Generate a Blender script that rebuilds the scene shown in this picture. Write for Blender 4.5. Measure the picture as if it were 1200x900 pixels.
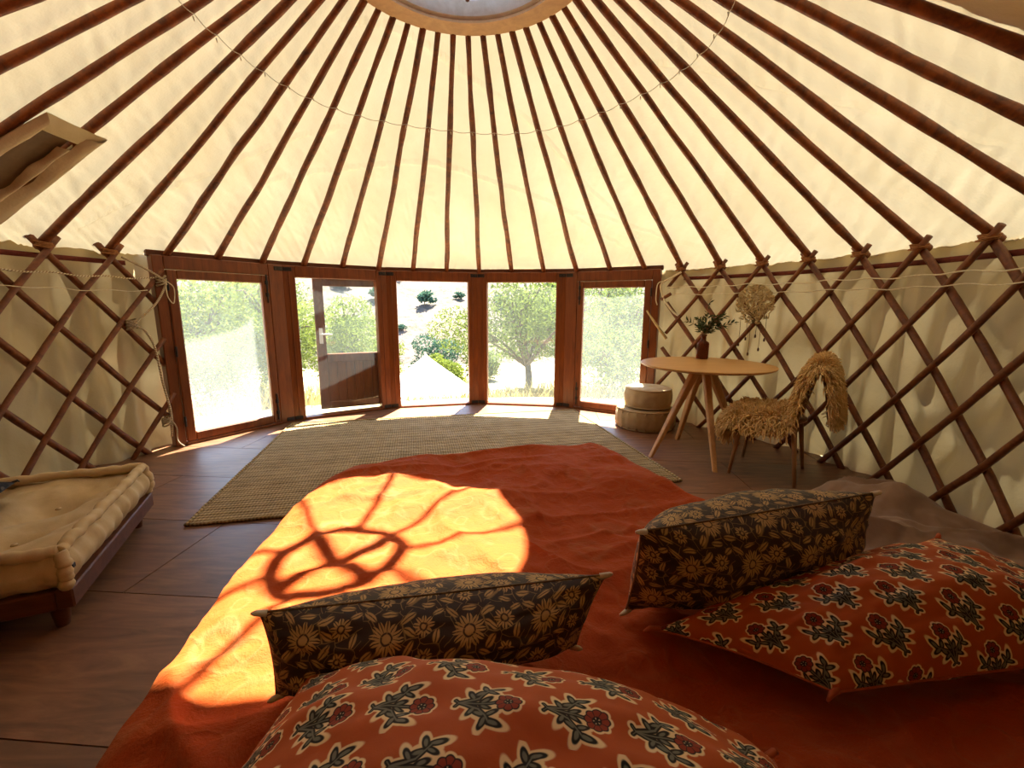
import bpy, math, random
import numpy as np
from mathutils import Matrix, Vector

for _o in list(bpy.data.objects):
    bpy.data.objects.remove(_o)
SC = bpy.context.scene
COL = SC.collection
R = math.radians
random.seed(7)
RNG = np.random.default_rng(7)

# ------------------------------------------------------------------ camera, world, sun, exposure
cam_d = bpy.data.cameras.new('camera')
cam = bpy.data.objects.new('camera', cam_d)
COL.objects.link(cam)
cam_d.sensor_width = 36.0
cam_d.lens = 507.62 / 1200 * 36.0
cam_d.clip_start = 0.02
cam_d.clip_end = 500
_p, _r = 0.1771, 0.0054
_F = Vector((0, math.cos(_p), -math.sin(_p)))
_X = Vector((1, 0, 0))
_U = _X.cross(_F)
_X2 = math.cos(_r) * _X + math.sin(_r) * _U
_U2 = -math.sin(_r) * _X + math.cos(_r) * _U
cam.matrix_world = Matrix(((_X2.x, _U2.x, -_F.x, 0.2757), (_X2.y, _U2.y, -_F.y, -2.5654),
                           (_X2.z, _U2.z, -_F.z, 1.2568), (0, 0, 0, 1)))
SC.camera = cam

SUN_EL, SUN_AZ = R(64.0), R(10.5)
world = bpy.data.worlds.new('world')
SC.world = world
world.use_nodes = True
_nt = world.node_tree
_sky = _nt.nodes.new('ShaderNodeTexSky')
_sky.sky_type = 'NISHITA'
_sky.sun_disc = False
_sky.sun_elevation = SUN_EL
_sky.sun_rotation = SUN_AZ
_sky.air_density = 1.0
_sky.dust_density = 0.6
_sky.ozone_density = 1.5
_nt.links.new(_sky.outputs[0], _nt.nodes['Background'].inputs[0])
_nt.nodes['Background'].inputs[1].default_value = 0.11

sun_d = bpy.data.lights.new('sun', 'SUN')
sun = bpy.data.objects.new('sun', sun_d)
COL.objects.link(sun)
sun_d.energy = 6.6
sun_d.angle = R(0.7)
sun_d.color = (1.0, 0.93, 0.80)
_sd = Vector((math.sin(SUN_AZ) * math.cos(SUN_EL), math.cos(SUN_AZ) * math.cos(SUN_EL), math.sin(SUN_EL)))
sun.rotation_euler = _sd.to_track_quat('Z', 'Y').to_euler()
sun.location = (2, 8, 12)

vs = SC.view_settings
vs.view_transform = 'Standard'
vs.look = 'None'
vs.gamma = 1.0
vs.use_curve_mapping = False
vs.exposure = 3.1
SC.cycles.max_bounces = 10
SC.cycles.diffuse_bounces = 5
SC.cycles.transparent_max_bounces = 16
SC.cycles.sample_clamp_indirect = 6.0

# ------------------------------------------------------------------ helpers: noise, meshes, objects
_TAB = np.random.default_rng(3).random((256, 256))
def vnoise(x, y, seed=0):
    x = np.asarray(x, float) + seed * 17.31
    y = np.asarray(y, float) + seed * 9.77
    xi = np.floor(x).astype(int); yi = np.floor(y).astype(int)
    fx = x - xi; fy = y - yi
    fx = fx * fx * (3 - 2 * fx); fy = fy * fy * (3 - 2 * fy)
    a = _TAB[xi % 256, yi % 256]; b = _TAB[(xi + 1) % 256, yi % 256]
    c = _TAB[xi % 256, (yi + 1) % 256]; d = _TAB[(xi + 1) % 256, (yi + 1) % 256]
    return ((a * (1 - fx) + b * fx) * (1 - fy) + (c * (1 - fx) + d * fx) * fy) * 2 - 1
def fbm(x, y, seed=0, o=3):
    s = 0; a = 1.0
    for k in range(o):
        s = s + a * vnoise(np.asarray(x) * 2 ** k, np.asarray(y) * 2 ** k, seed + k)
        a *= 0.5
    return s

class MB:
    """collects pieces of ONE mesh"""
    def __init__(s):
        s.v = []; s.f = []; s.uv = []
    def add(s, v, f, uv=None):
        n = len(s.v)
        s.v += [tuple(map(float, p)) for p in v]
        s.f += [tuple(int(i) + n for i in q) for q in f]
        s.uv += [tuple(map(float, t)) for t in uv] if uv is not None else [(0.0, 0.0)] * len(v)
        return s
    def box(s, x0, x1, y0, y1, z0, z1, b=0.004):
        b = min(b, (x1 - x0) * .3, (y1 - y0) * .3, (z1 - z0) * .3)
        v = []; idx = {}
        for sx in (0, 1):
            for sy in (0, 1):
                for sz in (0, 1):
                    X = (x0, x1)[sx]; Y = (y0, y1)[sy]; Z = (z0, z1)[sz]
                    dx = b if sx == 0 else -b; dy = b if sy == 0 else -b; dz = b if sz == 0 else -b
                    idx[sx, sy, sz] = len(v)
                    v += [(X, Y + dy, Z + dz), (X + dx, Y, Z + dz), (X + dx, Y + dy, Z)]
        f = []
        for a in (0, 1):
            q = [idx[a, 0, 0], idx[a, 1, 0], idx[a, 1, 1], idx[a, 0, 1]]
            f.append(q if a else q[::-1])
            q = [idx[0, a, 0] + 1, idx[0, a, 1] + 1, idx[1, a, 1] + 1, idx[1, a, 0] + 1]
            f.append(q if a else q[::-1])
            q = [idx[0, 0, a] + 2, idx[1, 0, a] + 2, idx[1, 1, a] + 2, idx[0, 1, a] + 2]
            f.append(q if a else q[::-1])
        for a in (0, 1):
            for c in (0, 1):
                i0, i1 = idx[0, a, c], idx[1, a, c]; f.append((i0 + 1, i1 + 1, i1 + 2, i0 + 2))
                i0, i1 = idx[a, 0, c], idx[a, 1, c]; f.append((i0 + 0, i1 + 0, i1 + 2, i0 + 2))
                i0, i1 = idx[a, c, 0], idx[a, c, 1]; f.append((i0 + 0, i1 + 0, i1 + 1, i0 + 1))
        for i in idx.values(): f.append((i, i + 1, i + 2))
        return s.add(v, f)
    def tube(s, pts, rad, seg=8, cap=True, closed=False):
        pts = np.asarray(pts, float); n = len(pts)
        rad = np.broadcast_to(np.asarray(rad, float), (n,))
        if closed: tan = np.roll(pts, -1, 0) - np.roll(pts, 1, 0)
        else: tan = np.gradient(pts, axis=0)
        tan /= np.linalg.norm(tan, axis=1)[:, None] + 1e-12
        up = np.array([0, 0, 1.0]) if abs(tan[0, 2]) < .9 else np.array([1.0, 0, 0])
        nn = np.cross(tan[0], up); nn /= np.linalg.norm(nn)
        v = []; a = np.arange(seg) * 2 * math.pi / seg
        for i in range(n):
            nn = nn - tan[i] * (nn @ tan[i]); nn /= np.linalg.norm(nn) + 1e-12
            bb = np.cross(tan[i], nn)
            v.append(pts[i] + rad[i] * (np.cos(a)[:, None] * nn + np.sin(a)[:, None] * bb))
        v = np.concatenate(v)
        f = []
        m = n if closed else n - 1
        for i in range(m):
            j = (i + 1) % n
            for k in range(seg):
                k2 = (k + 1) % seg
                f.append((i * seg + k, i * seg + k2, j * seg + k2, j * seg + k))
        if cap and not closed:
            f.append(tuple(range(seg))[::-1]); f.append(tuple((n - 1) * seg + k for k in range(seg)))
        uv = [(k / seg, i / max(1, n - 1)) for i in range(n) for k in range(seg)]
        return s.add(v, f, uv)
    def lathe(s, prof, seg=32, c=(0, 0, 0)):
        v = []; f = []
        for (r, z) in prof:
            for k in range(seg):
                a = 2 * math.pi * k / seg
                v.append((c[0] + r * math.cos(a), c[1] + r * math.sin(a), c[2] + z))
        for i in range(len(prof) - 1):
            for k in range(seg):
                k2 = (k + 1) % seg
                f.append((i * seg + k, i * seg + k2, (i + 1) * seg + k2, (i + 1) * seg + k))
        shut = abs(prof[0][0] - prof[-1][0]) < 1e-6 and abs(prof[0][1] - prof[-1][1]) < 1e-6
        if prof[0][0] > 1e-5 and not shut: f.append(tuple(range(seg))[::-1])
        if prof[-1][0] > 1e-5 and not shut: f.append(tuple((len(prof) - 1) * seg + k for k in range(seg)))
        return s.add(v, f)
    def grid(s, P, UV=None, wrapu=False):
        P = np.asarray(P, float); nu, nv = P.shape[:2]
        f = []
        for i in range(nu if wrapu else nu - 1):
            i2 = (i + 1) % nu
            for j in range(nv - 1):
                f.append((i * nv + j, i2 * nv + j, i2 * nv + j + 1, i * nv + j + 1))
        return s.add(P.reshape(-1, 3), f, UV.reshape(-1, 2) if UV is not None else None)
    def build(s, name, mat, parent=None, smooth=True, loc=None):
        me = bpy.data.meshes.new(name)
        me.from_pydata(s.v, [], s.f)
        me.materials.append(mat)
        uvl = me.uv_layers.new(name='UVMap')
        li = np.empty(len(me.loops), np.int32); me.loops.foreach_get('vertex_index', li)
        uvl.data.foreach_set('uv', np.asarray(s.uv, np.float32)[li].ravel())
        if smooth:
            me.polygons.foreach_set('use_smooth', np.ones(len(me.polygons), bool))
        me.update()
        o = bpy.data.objects.new(name, me)
        COL.objects.link(o)
        if smooth == 'angle':
            try:
                me.set_sharp_from_angle(angle=R(35))
            except Exception:
                pass
        if parent is not None: o.parent = parent
        if loc is not None: o.location = loc
        return o

def empty(name, loc=(0, 0, 0), rz=0.0, parent=None):
    o = bpy.data.objects.new(name, None)
    o.empty_display_size = 0.1
    COL.objects.link(o)
    o.location = loc
    o.rotation_euler = (0, 0, rz)
    if parent is not None: o.parent = parent
    return o
def tag(o, label=None, cat=None, group=None, kind=None):
    if label: o['label'] = label
    if cat: o['category'] = cat
    if group: o['group'] = group
    if kind: o['kind'] = kind
    return o
def copy_tree(o, parent=None):
    c = o.copy(); COL.objects.link(c)
    if parent is not None: c.parent = parent
    for ch in list(o.children): copy_tree(ch, c)
    return c
def pol(az, r, z):
    a = R(az); return np.array([r * math.sin(a), r * math.cos(a), z])
def spline(pts, n):
    pts = np.asarray(pts, float); m = len(pts)
    out = []
    for t in np.linspace(0, m - 1 - 1e-9, n):
        i = int(t); u = t - i
        p0 = pts[max(i - 1, 0)]; p1 = pts[i]; p2 = pts[min(i + 1, m - 1)]; p3 = pts[min(i + 2, m - 1)]
        out.append(.5 * ((2 * p1) + (-p0 + p2) * u + (2 * p0 - 5 * p1 + 4 * p2 - p3) * u * u + (-p0 + 3 * p1 - 3 * p2 + p3) * u ** 3))
    return np.array(out)

# ------------------------------------------------------------------ materials
class NT:
    def __init__(s, name):
        s.m = bpy.data.materials.new(name); s.m.use_nodes = True
        s.t = s.m.node_tree; s.n = s.t.nodes
        s.n.clear()
        s.out = s.n.new('ShaderNodeOutputMaterial')
    def link(s, a, b): s.t.links.new(a, b)
    def put(s, sock, v):
        if v is None: return
        if hasattr(v, 'is_output') or isinstance(v, bpy.types.NodeSocket): s.link(v, sock)
        elif isinstance(v, (tuple, list)):
            v = tuple(v)
            if len(v) == 3 and sock.type == 'RGBA': v = v + (1.0,)
            sock.default_value = v
        else: sock.default_value = v
    def math(s, op, a, b=None, c=None, clamp=False):
        n = s.n.new('ShaderNodeMath'); n.operation = op; n.use_clamp = clamp
        for i, v in enumerate((a, b, c)):
            if v is not None: s.put(n.inputs[i], v)
        return n.outputs[0]
    def vmath(s, op, a, b=None):
        n = s.n.new('ShaderNodeVectorMath'); n.operation = op
        s.put(n.inputs[0], a)
        if b is not None: s.put(n.inputs['Scale'] if op == 'SCALE' else n.inputs[1], b)
        return n.outputs['Value'] if op in ('DOT_PRODUCT', 'LENGTH', 'DISTANCE') else n.outputs[0]
    def coord(s, kind='Object', scale=None):
        o = s.n.new('ShaderNodeTexCoord').outputs[kind]
        if scale is not None:
            mp = s.n.new('ShaderNodeMapping'); s.link(o, mp.inputs[0]); mp.inputs['Scale'].default_value = scale
            o = mp.outputs[0]
        return o
    def noise(s, vec, scale=5, detail=4, rough=.55, dist=0.0, col=False):
        n = s.n.new('ShaderNodeTexNoise'); s.put(n.inputs['Vector'], vec)
        n.inputs['Scale'].default_value = scale; n.inputs['Detail'].default_value = detail
        n.inputs['Roughness'].default_value = rough; n.inputs['Distortion'].default_value = dist
        return n.outputs['Color'] if col else n.outputs['Fac']
    def voro(s, vec, scale=5, feature='F1', out='Distance', rnd=1.0):
        n = s.n.new('ShaderNodeTexVoronoi'); n.feature = feature
        s.put(n.inputs['Vector'], vec); n.inputs['Scale'].default_value = scale; n.inputs['Randomness'].default_value = rnd
        return n.outputs[out]
    def wave(s, vec, scale=5, dist=2, kind='BANDS', dirn='X', detail=2):
        n = s.n.new('ShaderNodeTexWave'); n.wave_type = kind
        if kind == 'BANDS': n.bands_direction = dirn
        s.put(n.inputs['Vector'], vec); n.inputs['Scale'].default_value = scale
        n.inputs['Distortion'].default_value = dist; n.inputs['Detail'].default_value = detail
        return n.outputs['Fac']
    def ramp(s, fac, stops):
        n = s.n.new('ShaderNodeValToRGB'); s.put(n.inputs[0], fac)
        e = n.color_ramp.elements
        while len(e) < len(stops): e.new(.5)
        for i, (p, c) in enumerate(stops):
            e[i].position = p; e[i].color = tuple(c) + (1.0,) if len(c) == 3 else c
        return n.outputs[0]
    def mix(s, fac, a, b, mode='MIX'):
        n = s.n.new('ShaderNodeMix'); n.data_type = 'RGBA'; n.blend_type = mode; n.clamp_factor = True
        s.put(n.inputs[0], fac); s.put(n.inputs[6], a); s.put(n.inputs[7], b)
        return n.outputs[2]
    def bump(s, h, strength=.3, dist=.01, normal=None):
        n = s.n.new('ShaderNodeBump'); s.put(n.inputs['Height'], h)
        n.inputs['Strength'].default_value = strength; n.inputs['Distance'].default_value = dist
        if normal is not None: s.put(n.inputs['Normal'], normal)
        return n.outputs[0]
    def princ(s, color, rough=.6, normal=None, spec=.5, sheen=0.0, sheen_tint=None, **kw):
        n = s.n.new('ShaderNodeBsdfPrincipled')
        s.put(n.inputs['Base Color'], color); s.put(n.inputs['Roughness'], rough)
        s.put(n.inputs['Specular IOR Level'], spec)
        if normal is not None: s.put(n.inputs['Normal'], normal)
        if sheen:
            n.inputs['Sheen Weight'].default_value = sheen
            n.inputs['Sheen Roughness'].default_value = .4
            if sheen_tint: s.put(n.inputs['Sheen Tint'], sheen_tint)
        for k, v in kw.items(): s.put(n.inputs[k], v)
        return n.outputs[0]
    def done(s, shader):
        s.link(shader, s.out.inputs['Surface']); return s.m
    def smooth(s, d, w, lo=0.0):
        """1 where d < lo, fading over w"""
        n = s.n.new('ShaderNodeMapRange'); n.interpolation_type = 'SMOOTHSTEP'
        s.put(n.inputs['Value'], d)
        n.inputs['From Min'].default_value = lo - w; n.inputs['From Max'].default_value = lo + w
        n.inputs['To Min'].default_value = 1.0; n.inputs['To Max'].default_value = 0.0
        return n.outputs[0]

def mat_canvas(name, dif, trs, fac, seed=0.0):
    t = NT(name)
    c = t.coord('Object')
    n1 = t.noise(c, 3.0, 5, .6)
    n2 = t.noise(c, 60.0, 3, .6)
    h = t.math('ADD', t.math('MULTIPLY', n1, 1.0), t.math('MULTIPLY', n2, .06))
    bm = t.bump(h, .35, .05)
    var = t.ramp(t.noise(c, 1.3, 4, .6), [(.3, (.86, .84, .80)), (.7, (1, 1, 1))])
    d = t.n.new('ShaderNodeBsdfDiffuse'); t.put(d.inputs['Color'], t.mix(1.0, dif, var, 'MULTIPLY')); t.link(bm, d.inputs['Normal'])
    r = t.n.new('ShaderNodeBsdfTranslucent'); t.put(r.inputs['Color'], t.mix(1.0, trs, var, 'MULTIPLY')); t.link(bm, r.inputs['Normal'])
    m = t.n.new('ShaderNodeMixShader'); m.inputs[0].default_value = fac
    t.link(d.outputs[0], m.inputs[1]); t.link(r.outputs[0], m.inputs[2])
    return t.done(m.outputs[0])

def mat_wood(name, dark, light, scale=(1, 1, 1), rough=.45, gs=8.0, bump=.25, spec=.5, lump=0.0):
    t = NT(name)
    c = t.coord('Object', scale)
    g = t.noise(c, gs, 6, .65, 1.2)
    fine = t.noise(c, gs * 6, 3, .6)
    f = t.math('ADD', t.math('MULTIPLY', g, .75), t.math('MULTIPLY', fine, .25))
    col = t.ramp(f, [(.32, dark), (.68, light)])
    bm = t.bump(f, bump, .004)
    return t.done(t.princ(col, rough, bm, spec))

def mat_plain(name, c1, c2, sc=12, rough=.7, bump=.2, spec=.3, sheen=0.0, dist=.004):
    t = NT(name)
    c = t.coord('Object')
    n = t.noise(c, sc, 5, .6)
    return t.done(t.princ(t.ramp(n, [(.3, c1), (.7, c2)]), rough, t.bump(n, bump, dist), spec, sheen))

M = {}
M['roof'] = mat_canvas('roof_canvas', (.64, .54, .34), (.95, .83, .53), .053)
M['wall'] = mat_canvas('wall_canvas', (.52, .42, .25), (.90, .72, .38), .028)
M['flap'] = mat_canvas('flap_canvas', (.62, .50, .33), (.6, .45, .25), .05)
M['flap_dark'] = mat_plain('flap_lining', (.10, .055, .02), (.16, .09, .035), 9)
M['pole'] = mat_wood('pole_bark', (.055, .012, .003), (.33, .088, .012), (1, 1, 1), .55, 9, .6)
M['lath'] = mat_wood('lattice_wood', (.080, .019, .004), (.27, .082, .018), (1, 1, 1), .5, 9, .4)
M['band'] = mat_plain('band_cloth', (.11, .018, .008), (.17, .03, .012), 40)
M['door'] = mat_wood('door_wood', (.10, .022, .004), (.235, .062, .011), (6, 6, .6), .38, 3.2, .12)
M['door_out'] = mat_wood('weathered_door_wood', (.085, .025, .006), (.18, .058, .015), (6, 6, .6), .6, 3.2, .2, .15)
M['iron'] = mat_plain('dark_iron', (.012, .010, .010), (.03, .025, .022), 30, .45)
M['chrome'] = mat_plain('chrome', (.6, .6, .6), (.75, .75, .75), 5, .2)
M['ring'] = mat_wood('crown_wood', (.42, .20, .06), (.62, .34, .12), (1, 1, 1), .45, 6, .1)
M['ring2'] = mat_wood('crown_pale_wood', (.40, .28, .18), (.55, .42, .30), (1, 1, 1), .5, 6, .1)
M['spoke'] = mat_wood('crown_bar_wood', (.16, .05, .015), (.28, .10, .03), (1, 1, 1), .5, 6, .1)
M['rope'] = None
M['cord'] = mat_plain('cream_cord', (.62, .54, .36), (.80, .72, .52), 60, .8)
M['fairy'] = mat_plain('string_light_wire', (.42, .36, .24), (.62, .55, .40), 60, .5)
M['tabletop'] = mat_wood('oak_top', (.50, .24, .07), (.66, .37, .13), (.5, 6, 6), .4, 3, .08)
M['tableleg'] = mat_wood('oak_leg', (.46, .21, .06), (.64, .34, .12), (6, 6, .6), .45, 3, .08)
M['chairleg'] = mat_wood('chair_wood', (.26, .11, .035), (.40, .19, .065), (6, 6, .6), .45, 3, .08)
M['darkwood'] = mat_wood('daybed_wood', (.075, .022, .008), (.15, .050, .020), (.8, 6, 6), .5, 3, .1, .25)
M['trunk'] = mat_plain('tree_bark', (.05, .035, .022), (.12, .09, .06), 14, .9, .6)
M['lashing'] = mat_plain('lashing_cord', (.26, .10, .03), (.42, .19, .07), 60, .8)
M['bead'] = mat_plain('dark_bead', (.05, .02, .01), (.10, .045, .02), 20, .4)
M['twig'] = mat_plain('driftwood', (.42, .30, .13), (.66, .52, .27), 25, .8)
M['stem'] = mat_plain('sprig_stem', (.10, .07, .03), (.15, .11, .05), 25, .8)

def mat_rope():
    t = NT('flecked_rope')
    u = t.coord('UV', (1, 90, 1))
    w = t.wave(u, 1.0, .3, 'BANDS', 'DIAGONAL', 1)
    c = t.ramp(w, [(.55, (.74, .66, .46)), (.80, (.30, .17, .08))])
    return t.done(t.princ(c, .85, t.bump(w, .6, .004), .2))
M['rope'] = mat_rope()

def mat_floor():
    t = NT('varnished_plywood')
    oi = t.n.new('ShaderNodeObjectInfo').outputs['Random']
    c = t.coord('Object', (1.2, 7, 1))
    off = t.n.new('ShaderNodeCombineXYZ'); t.link(t.math('MULTIPLY', oi, 13.0), off.inputs[0]); t.link(t.math('MULTIPLY', oi, 7.0), off.inputs[1])
    cv = t.vmath('ADD', c, off.outputs[0])
    g = t.noise(cv, 1.6, 7, .66, 1.6)
    wear = t.noise(t.coord('Object'), 1.7, 5, .6)
    col = t.ramp(g, [(.28, (.105, .043, .019)), (.5, (.20, .088, .038)), (.75, (.32, .150, .066))])
    col = t.mix(t.math('MULTIPLY', wear, .30), col, (.12, .085, .065))
    hue = t.ramp(oi, [(0, (.85, .82, .8)), (1, (1.12, 1.05, 1.0))])
    col = t.mix(1.0, col, hue, 'MULTIPLY')
    rough = t.math('ADD', .30, t.math('MULTIPLY', wear, .24))
    return t.done(t.princ(col, rough, t.bump(g, .08, .003), .4))
M['floor'] = mat_floor()
M['floorgap'] = mat_plain('subfloor', (.02, .012, .008), (.03, .02, .012), 10)

def mat_jute():
    t = NT('woven_jute')
    c = t.coord('Object')
    w1 = t.wave(c, 9, .9, 'BANDS', 'Y', 2)
    w2 = t.wave(c, 15, 2.5, 'BANDS', 'X', 2)
    h = t.math('ADD', w1, t.math('MULTIPLY', w2, .5))
    n = t.noise(c, 7, 5, .65)
    col = t.ramp(t.math('ADD', t.math('MULTIPLY', h, .4), t.math('MULTIPLY', n, .5)), [(.25, (.12, .075, .028)), (.55, (.32, .215, .095)), (.9, (.50, .36, .18))])
    return t.done(t.princ(col, .9, t.bump(h, .9, .006), .15))
M['jute'] = mat_jute()

def mat_velvet():
    t = NT('rust_velvet')
    c = t.coord('UV')
    wob = t.vmath('SCALE', t.noise(c, 9, 3, .5, col=True), .06)
    cc = t.vmath('ADD', c, wob)
    # faint tone-on-tone medallions: rings round the cell centres
    d = t.voro(cc, 4.2, 'F1', 'Distance', .75)
    rings = t.math('SINE', t.math('MULTIPLY', d, 34.0))
    med = t.math('MULTIPLY', t.smooth(d, .10, .30), t.math('ADD', t.math('MULTIPLY', rings, .5), .5))
    d2 = t.voro(cc, 13.0, 'SMOOTH_F1', 'Distance', 1.0)
    vine = t.smooth(t.math('ABSOLUTE', t.math('SUBTRACT', d2, .36)), .05, .03)
    p = t.math('ADD', t.math('MULTIPLY', med, .75), t.math('MULTIPLY', vine, .45), clamp=True)
    fine = t.noise(c, 180, 3, .7)
    crush = t.noise(c, 16, 5, .65, .6)
    col = t.mix(p, (.40, .060, .007), (.40, .098, .026))
    col = t.mix(t.math('MULTIPLY', crush, .45), col, (.24, .028, .005))
    h = t.math('ADD', t.math('MULTIPLY', fine, .15), t.math('ADD', t.math('MULTIPLY', p, .25), t.math('MULTIPLY', crush, .9)))
    return t.done(t.princ(col, .75, t.bump(h, .8, .015), .10, .12, (1.0, .45, .18)))
M['velvet'] = mat_velvet()

def cells(t, uv, cw, ch, warp=.004):
    """staggered repeat: uv in metres -> local point in units of the cell height, centred"""
    wv = t.vmath('SCALE', t.vmath('SUBTRACT', t.noise(uv, 45, 2, .5, col=True), (.5, .5, .5)), warp)
    uv = t.vmath('ADD', uv, wv)
    sp = t.n.new('ShaderNodeSeparateXYZ'); t.link(uv, sp.inputs[0])
    v = t.math('DIVIDE', sp.outputs[1], ch)
    row = t.math('FLOOR', v)
    u = t.math('ADD', t.math('DIVIDE', sp.outputs[0], cw), t.math('MULTIPLY', t.math('FLOORED_MODULO', row, 2.0), .5))
    x = t.math('MULTIPLY', t.math('SUBTRACT', t.math('FRACT', u), .5), cw / ch)
    y = t.math('SUBTRACT', t.math('FRACT', v), .5)
    cb = t.n.new('ShaderNodeCombineXYZ'); t.link(x, cb.inputs[0]); t.link(y, cb.inputs[1])
    return cb.outputs[0], x, y
def sd_ell(t, p, cx, cy, a, b, ang):
    d = t.vmath('SUBTRACT', p, (cx, cy, 0))
    ca, sa = math.cos(R(ang)), math.sin(R(ang))
    x = t.vmath('DOT_PRODUCT', d, (ca / a, sa / a, 0)); y = t.vmath('DOT_PRODUCT', d, (-sa / b, ca / b, 0))
    l = t.math('SQRT', t.math('ADD', t.math('MULTIPLY', x, x), t.math('MULTIPLY', y, y)))
    return t.math('MULTIPLY', t.math('SUBTRACT', l, 1.0), min(a, b))
def sd_seg(t, p, ax, ay, bx, by, w):
    L2 = (bx - ax) ** 2 + (by - ay) ** 2
    d = t.vmath('SUBTRACT', p, (ax, ay, 0))
    h = t.math('MULTIPLY', t.vmath('DOT_PRODUCT', d, (bx - ax, by - ay, 0)), 1 / L2, clamp=True)
    e = t.vmath('SUBTRACT', d, t.vmath('SCALE', (bx - ax, by - ay, 0), h))
    return t.math('SUBTRACT', t.vmath('LENGTH', e), w)
def umin(t, L):
    d = L[0]
    for e in L[1:]: d = t.math('MINIMUM', d, e)
    return d

def mat_rust_print(name):
    t = NT(name)
    uv = t.coord('UV')
    p, x, y = cells(t, uv, .106, .088)
    p = t.vmath('SCALE', p, 1.12)
    LV = [(-.27, .15, .10, .042, 120), (-.14, .20, .11, .045, 25), (-.08, .36, .10, .045, 105), (.08, .37, .12, .045, 20), (.03, .24, .09, .038, -20),
          (-.25, -.14, .10, .042, 240), (-.13, -.21, .11, .045, -35), (-.05, -.36, .10, .045, -110), (.10, -.37, .12, .045, -15), (.05, -.22, .10, .040, 25),
          (-.06, .06, .10, .040, 30), (-.06, -.07, .10, .040, -30)]
    leaf = umin(t, [sd_ell(t, p, *e) for e in LV])
    stem = umin(t, [sd_seg(t, p, -.46, .0, -.16, .10, .030), sd_seg(t, p, -.16, .10, .02, .34, .026), sd_seg(t, p, -.46, .0, -.15, -.11, .030),
                    sd_seg(t, p, -.15, -.11, .02, -.34, .026), sd_seg(t, p, -.46, .0, .16, .0, .026),
                    sd_seg(t, p, -.46, .0, -.52, .07, .02), sd_seg(t, p, -.46, .0, -.52, -.07, .02)])
    green = t.math('MINIMUM', leaf, stem)
    fd = t.vmath('SUBTRACT', p, (.30, .0, 0))
    fl = t.vmath('LENGTH', fd)
    sp = t.n.new('ShaderNodeSeparateXYZ'); t.link(fd, sp.inputs[0])
    th = t.math('ARCTAN2', sp.outputs[1], sp.outputs[0])
    lob = t.math('ABSOLUTE', t.math('COSINE', t.math('MULTIPLY', th, 4.0)))
    fr = t.math('SUBTRACT', fl, t.math('ADD', .165, t.math('MULTIPLY', lob, .03)))
    halo = umin(t, [t.math('SUBTRACT', green, .055), t.math('SUBTRACT', fr, .055), sd_ell(t, p, -.06, .20, .27, .17, 32), sd_ell(t, p, -.06, -.20, .27, .17, -32)])
    ground = t.mix(t.noise(uv, 30, 4, .6), (.40, .068, .010), (.50, .104, .017))
    col = t.mix(t.smooth(halo, .012), ground, (.84, .63, .34))
    col = t.mix(t.smooth(green, .008, .016), col, (.010, .008, .007))
    col = t.mix(t.smooth(green, .008, -.014), col, (.165, .160, .115))
    col = t.mix(t.smooth(fr, .008, .016), col, (.020, .008, .006))
    pet = t.mix(t.smooth(lob, .10, .22), (.27, .035, .013), (.06, .012, .008))
    col = t.mix(t.smooth(fr, .008, -.008), col, pet)
    col = t.mix(t.smooth(fl, .012, .075), col, (.012, .007, .006))
    dots = t.math('COSINE', t.math('MULTIPLY', th, 5.0))
    dotm = t.math('MULTIPLY', t.smooth(t.math('ABSOLUTE', t.math('SUBTRACT', fl, .045)), .008, .012), t.smooth(dots, .15, -.55))
    col = t.mix(dotm, col, (.55, .40, .22))
    w = t.noise(uv, 420, 2, .6)
    fold = t.noise(uv, 9, 4, .6)
    return t.done(t.princ(col, .7, t.bump(t.math('ADD', t.math('MULTIPLY', w, .1), fold), .35, .006), .2, .04))

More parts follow.
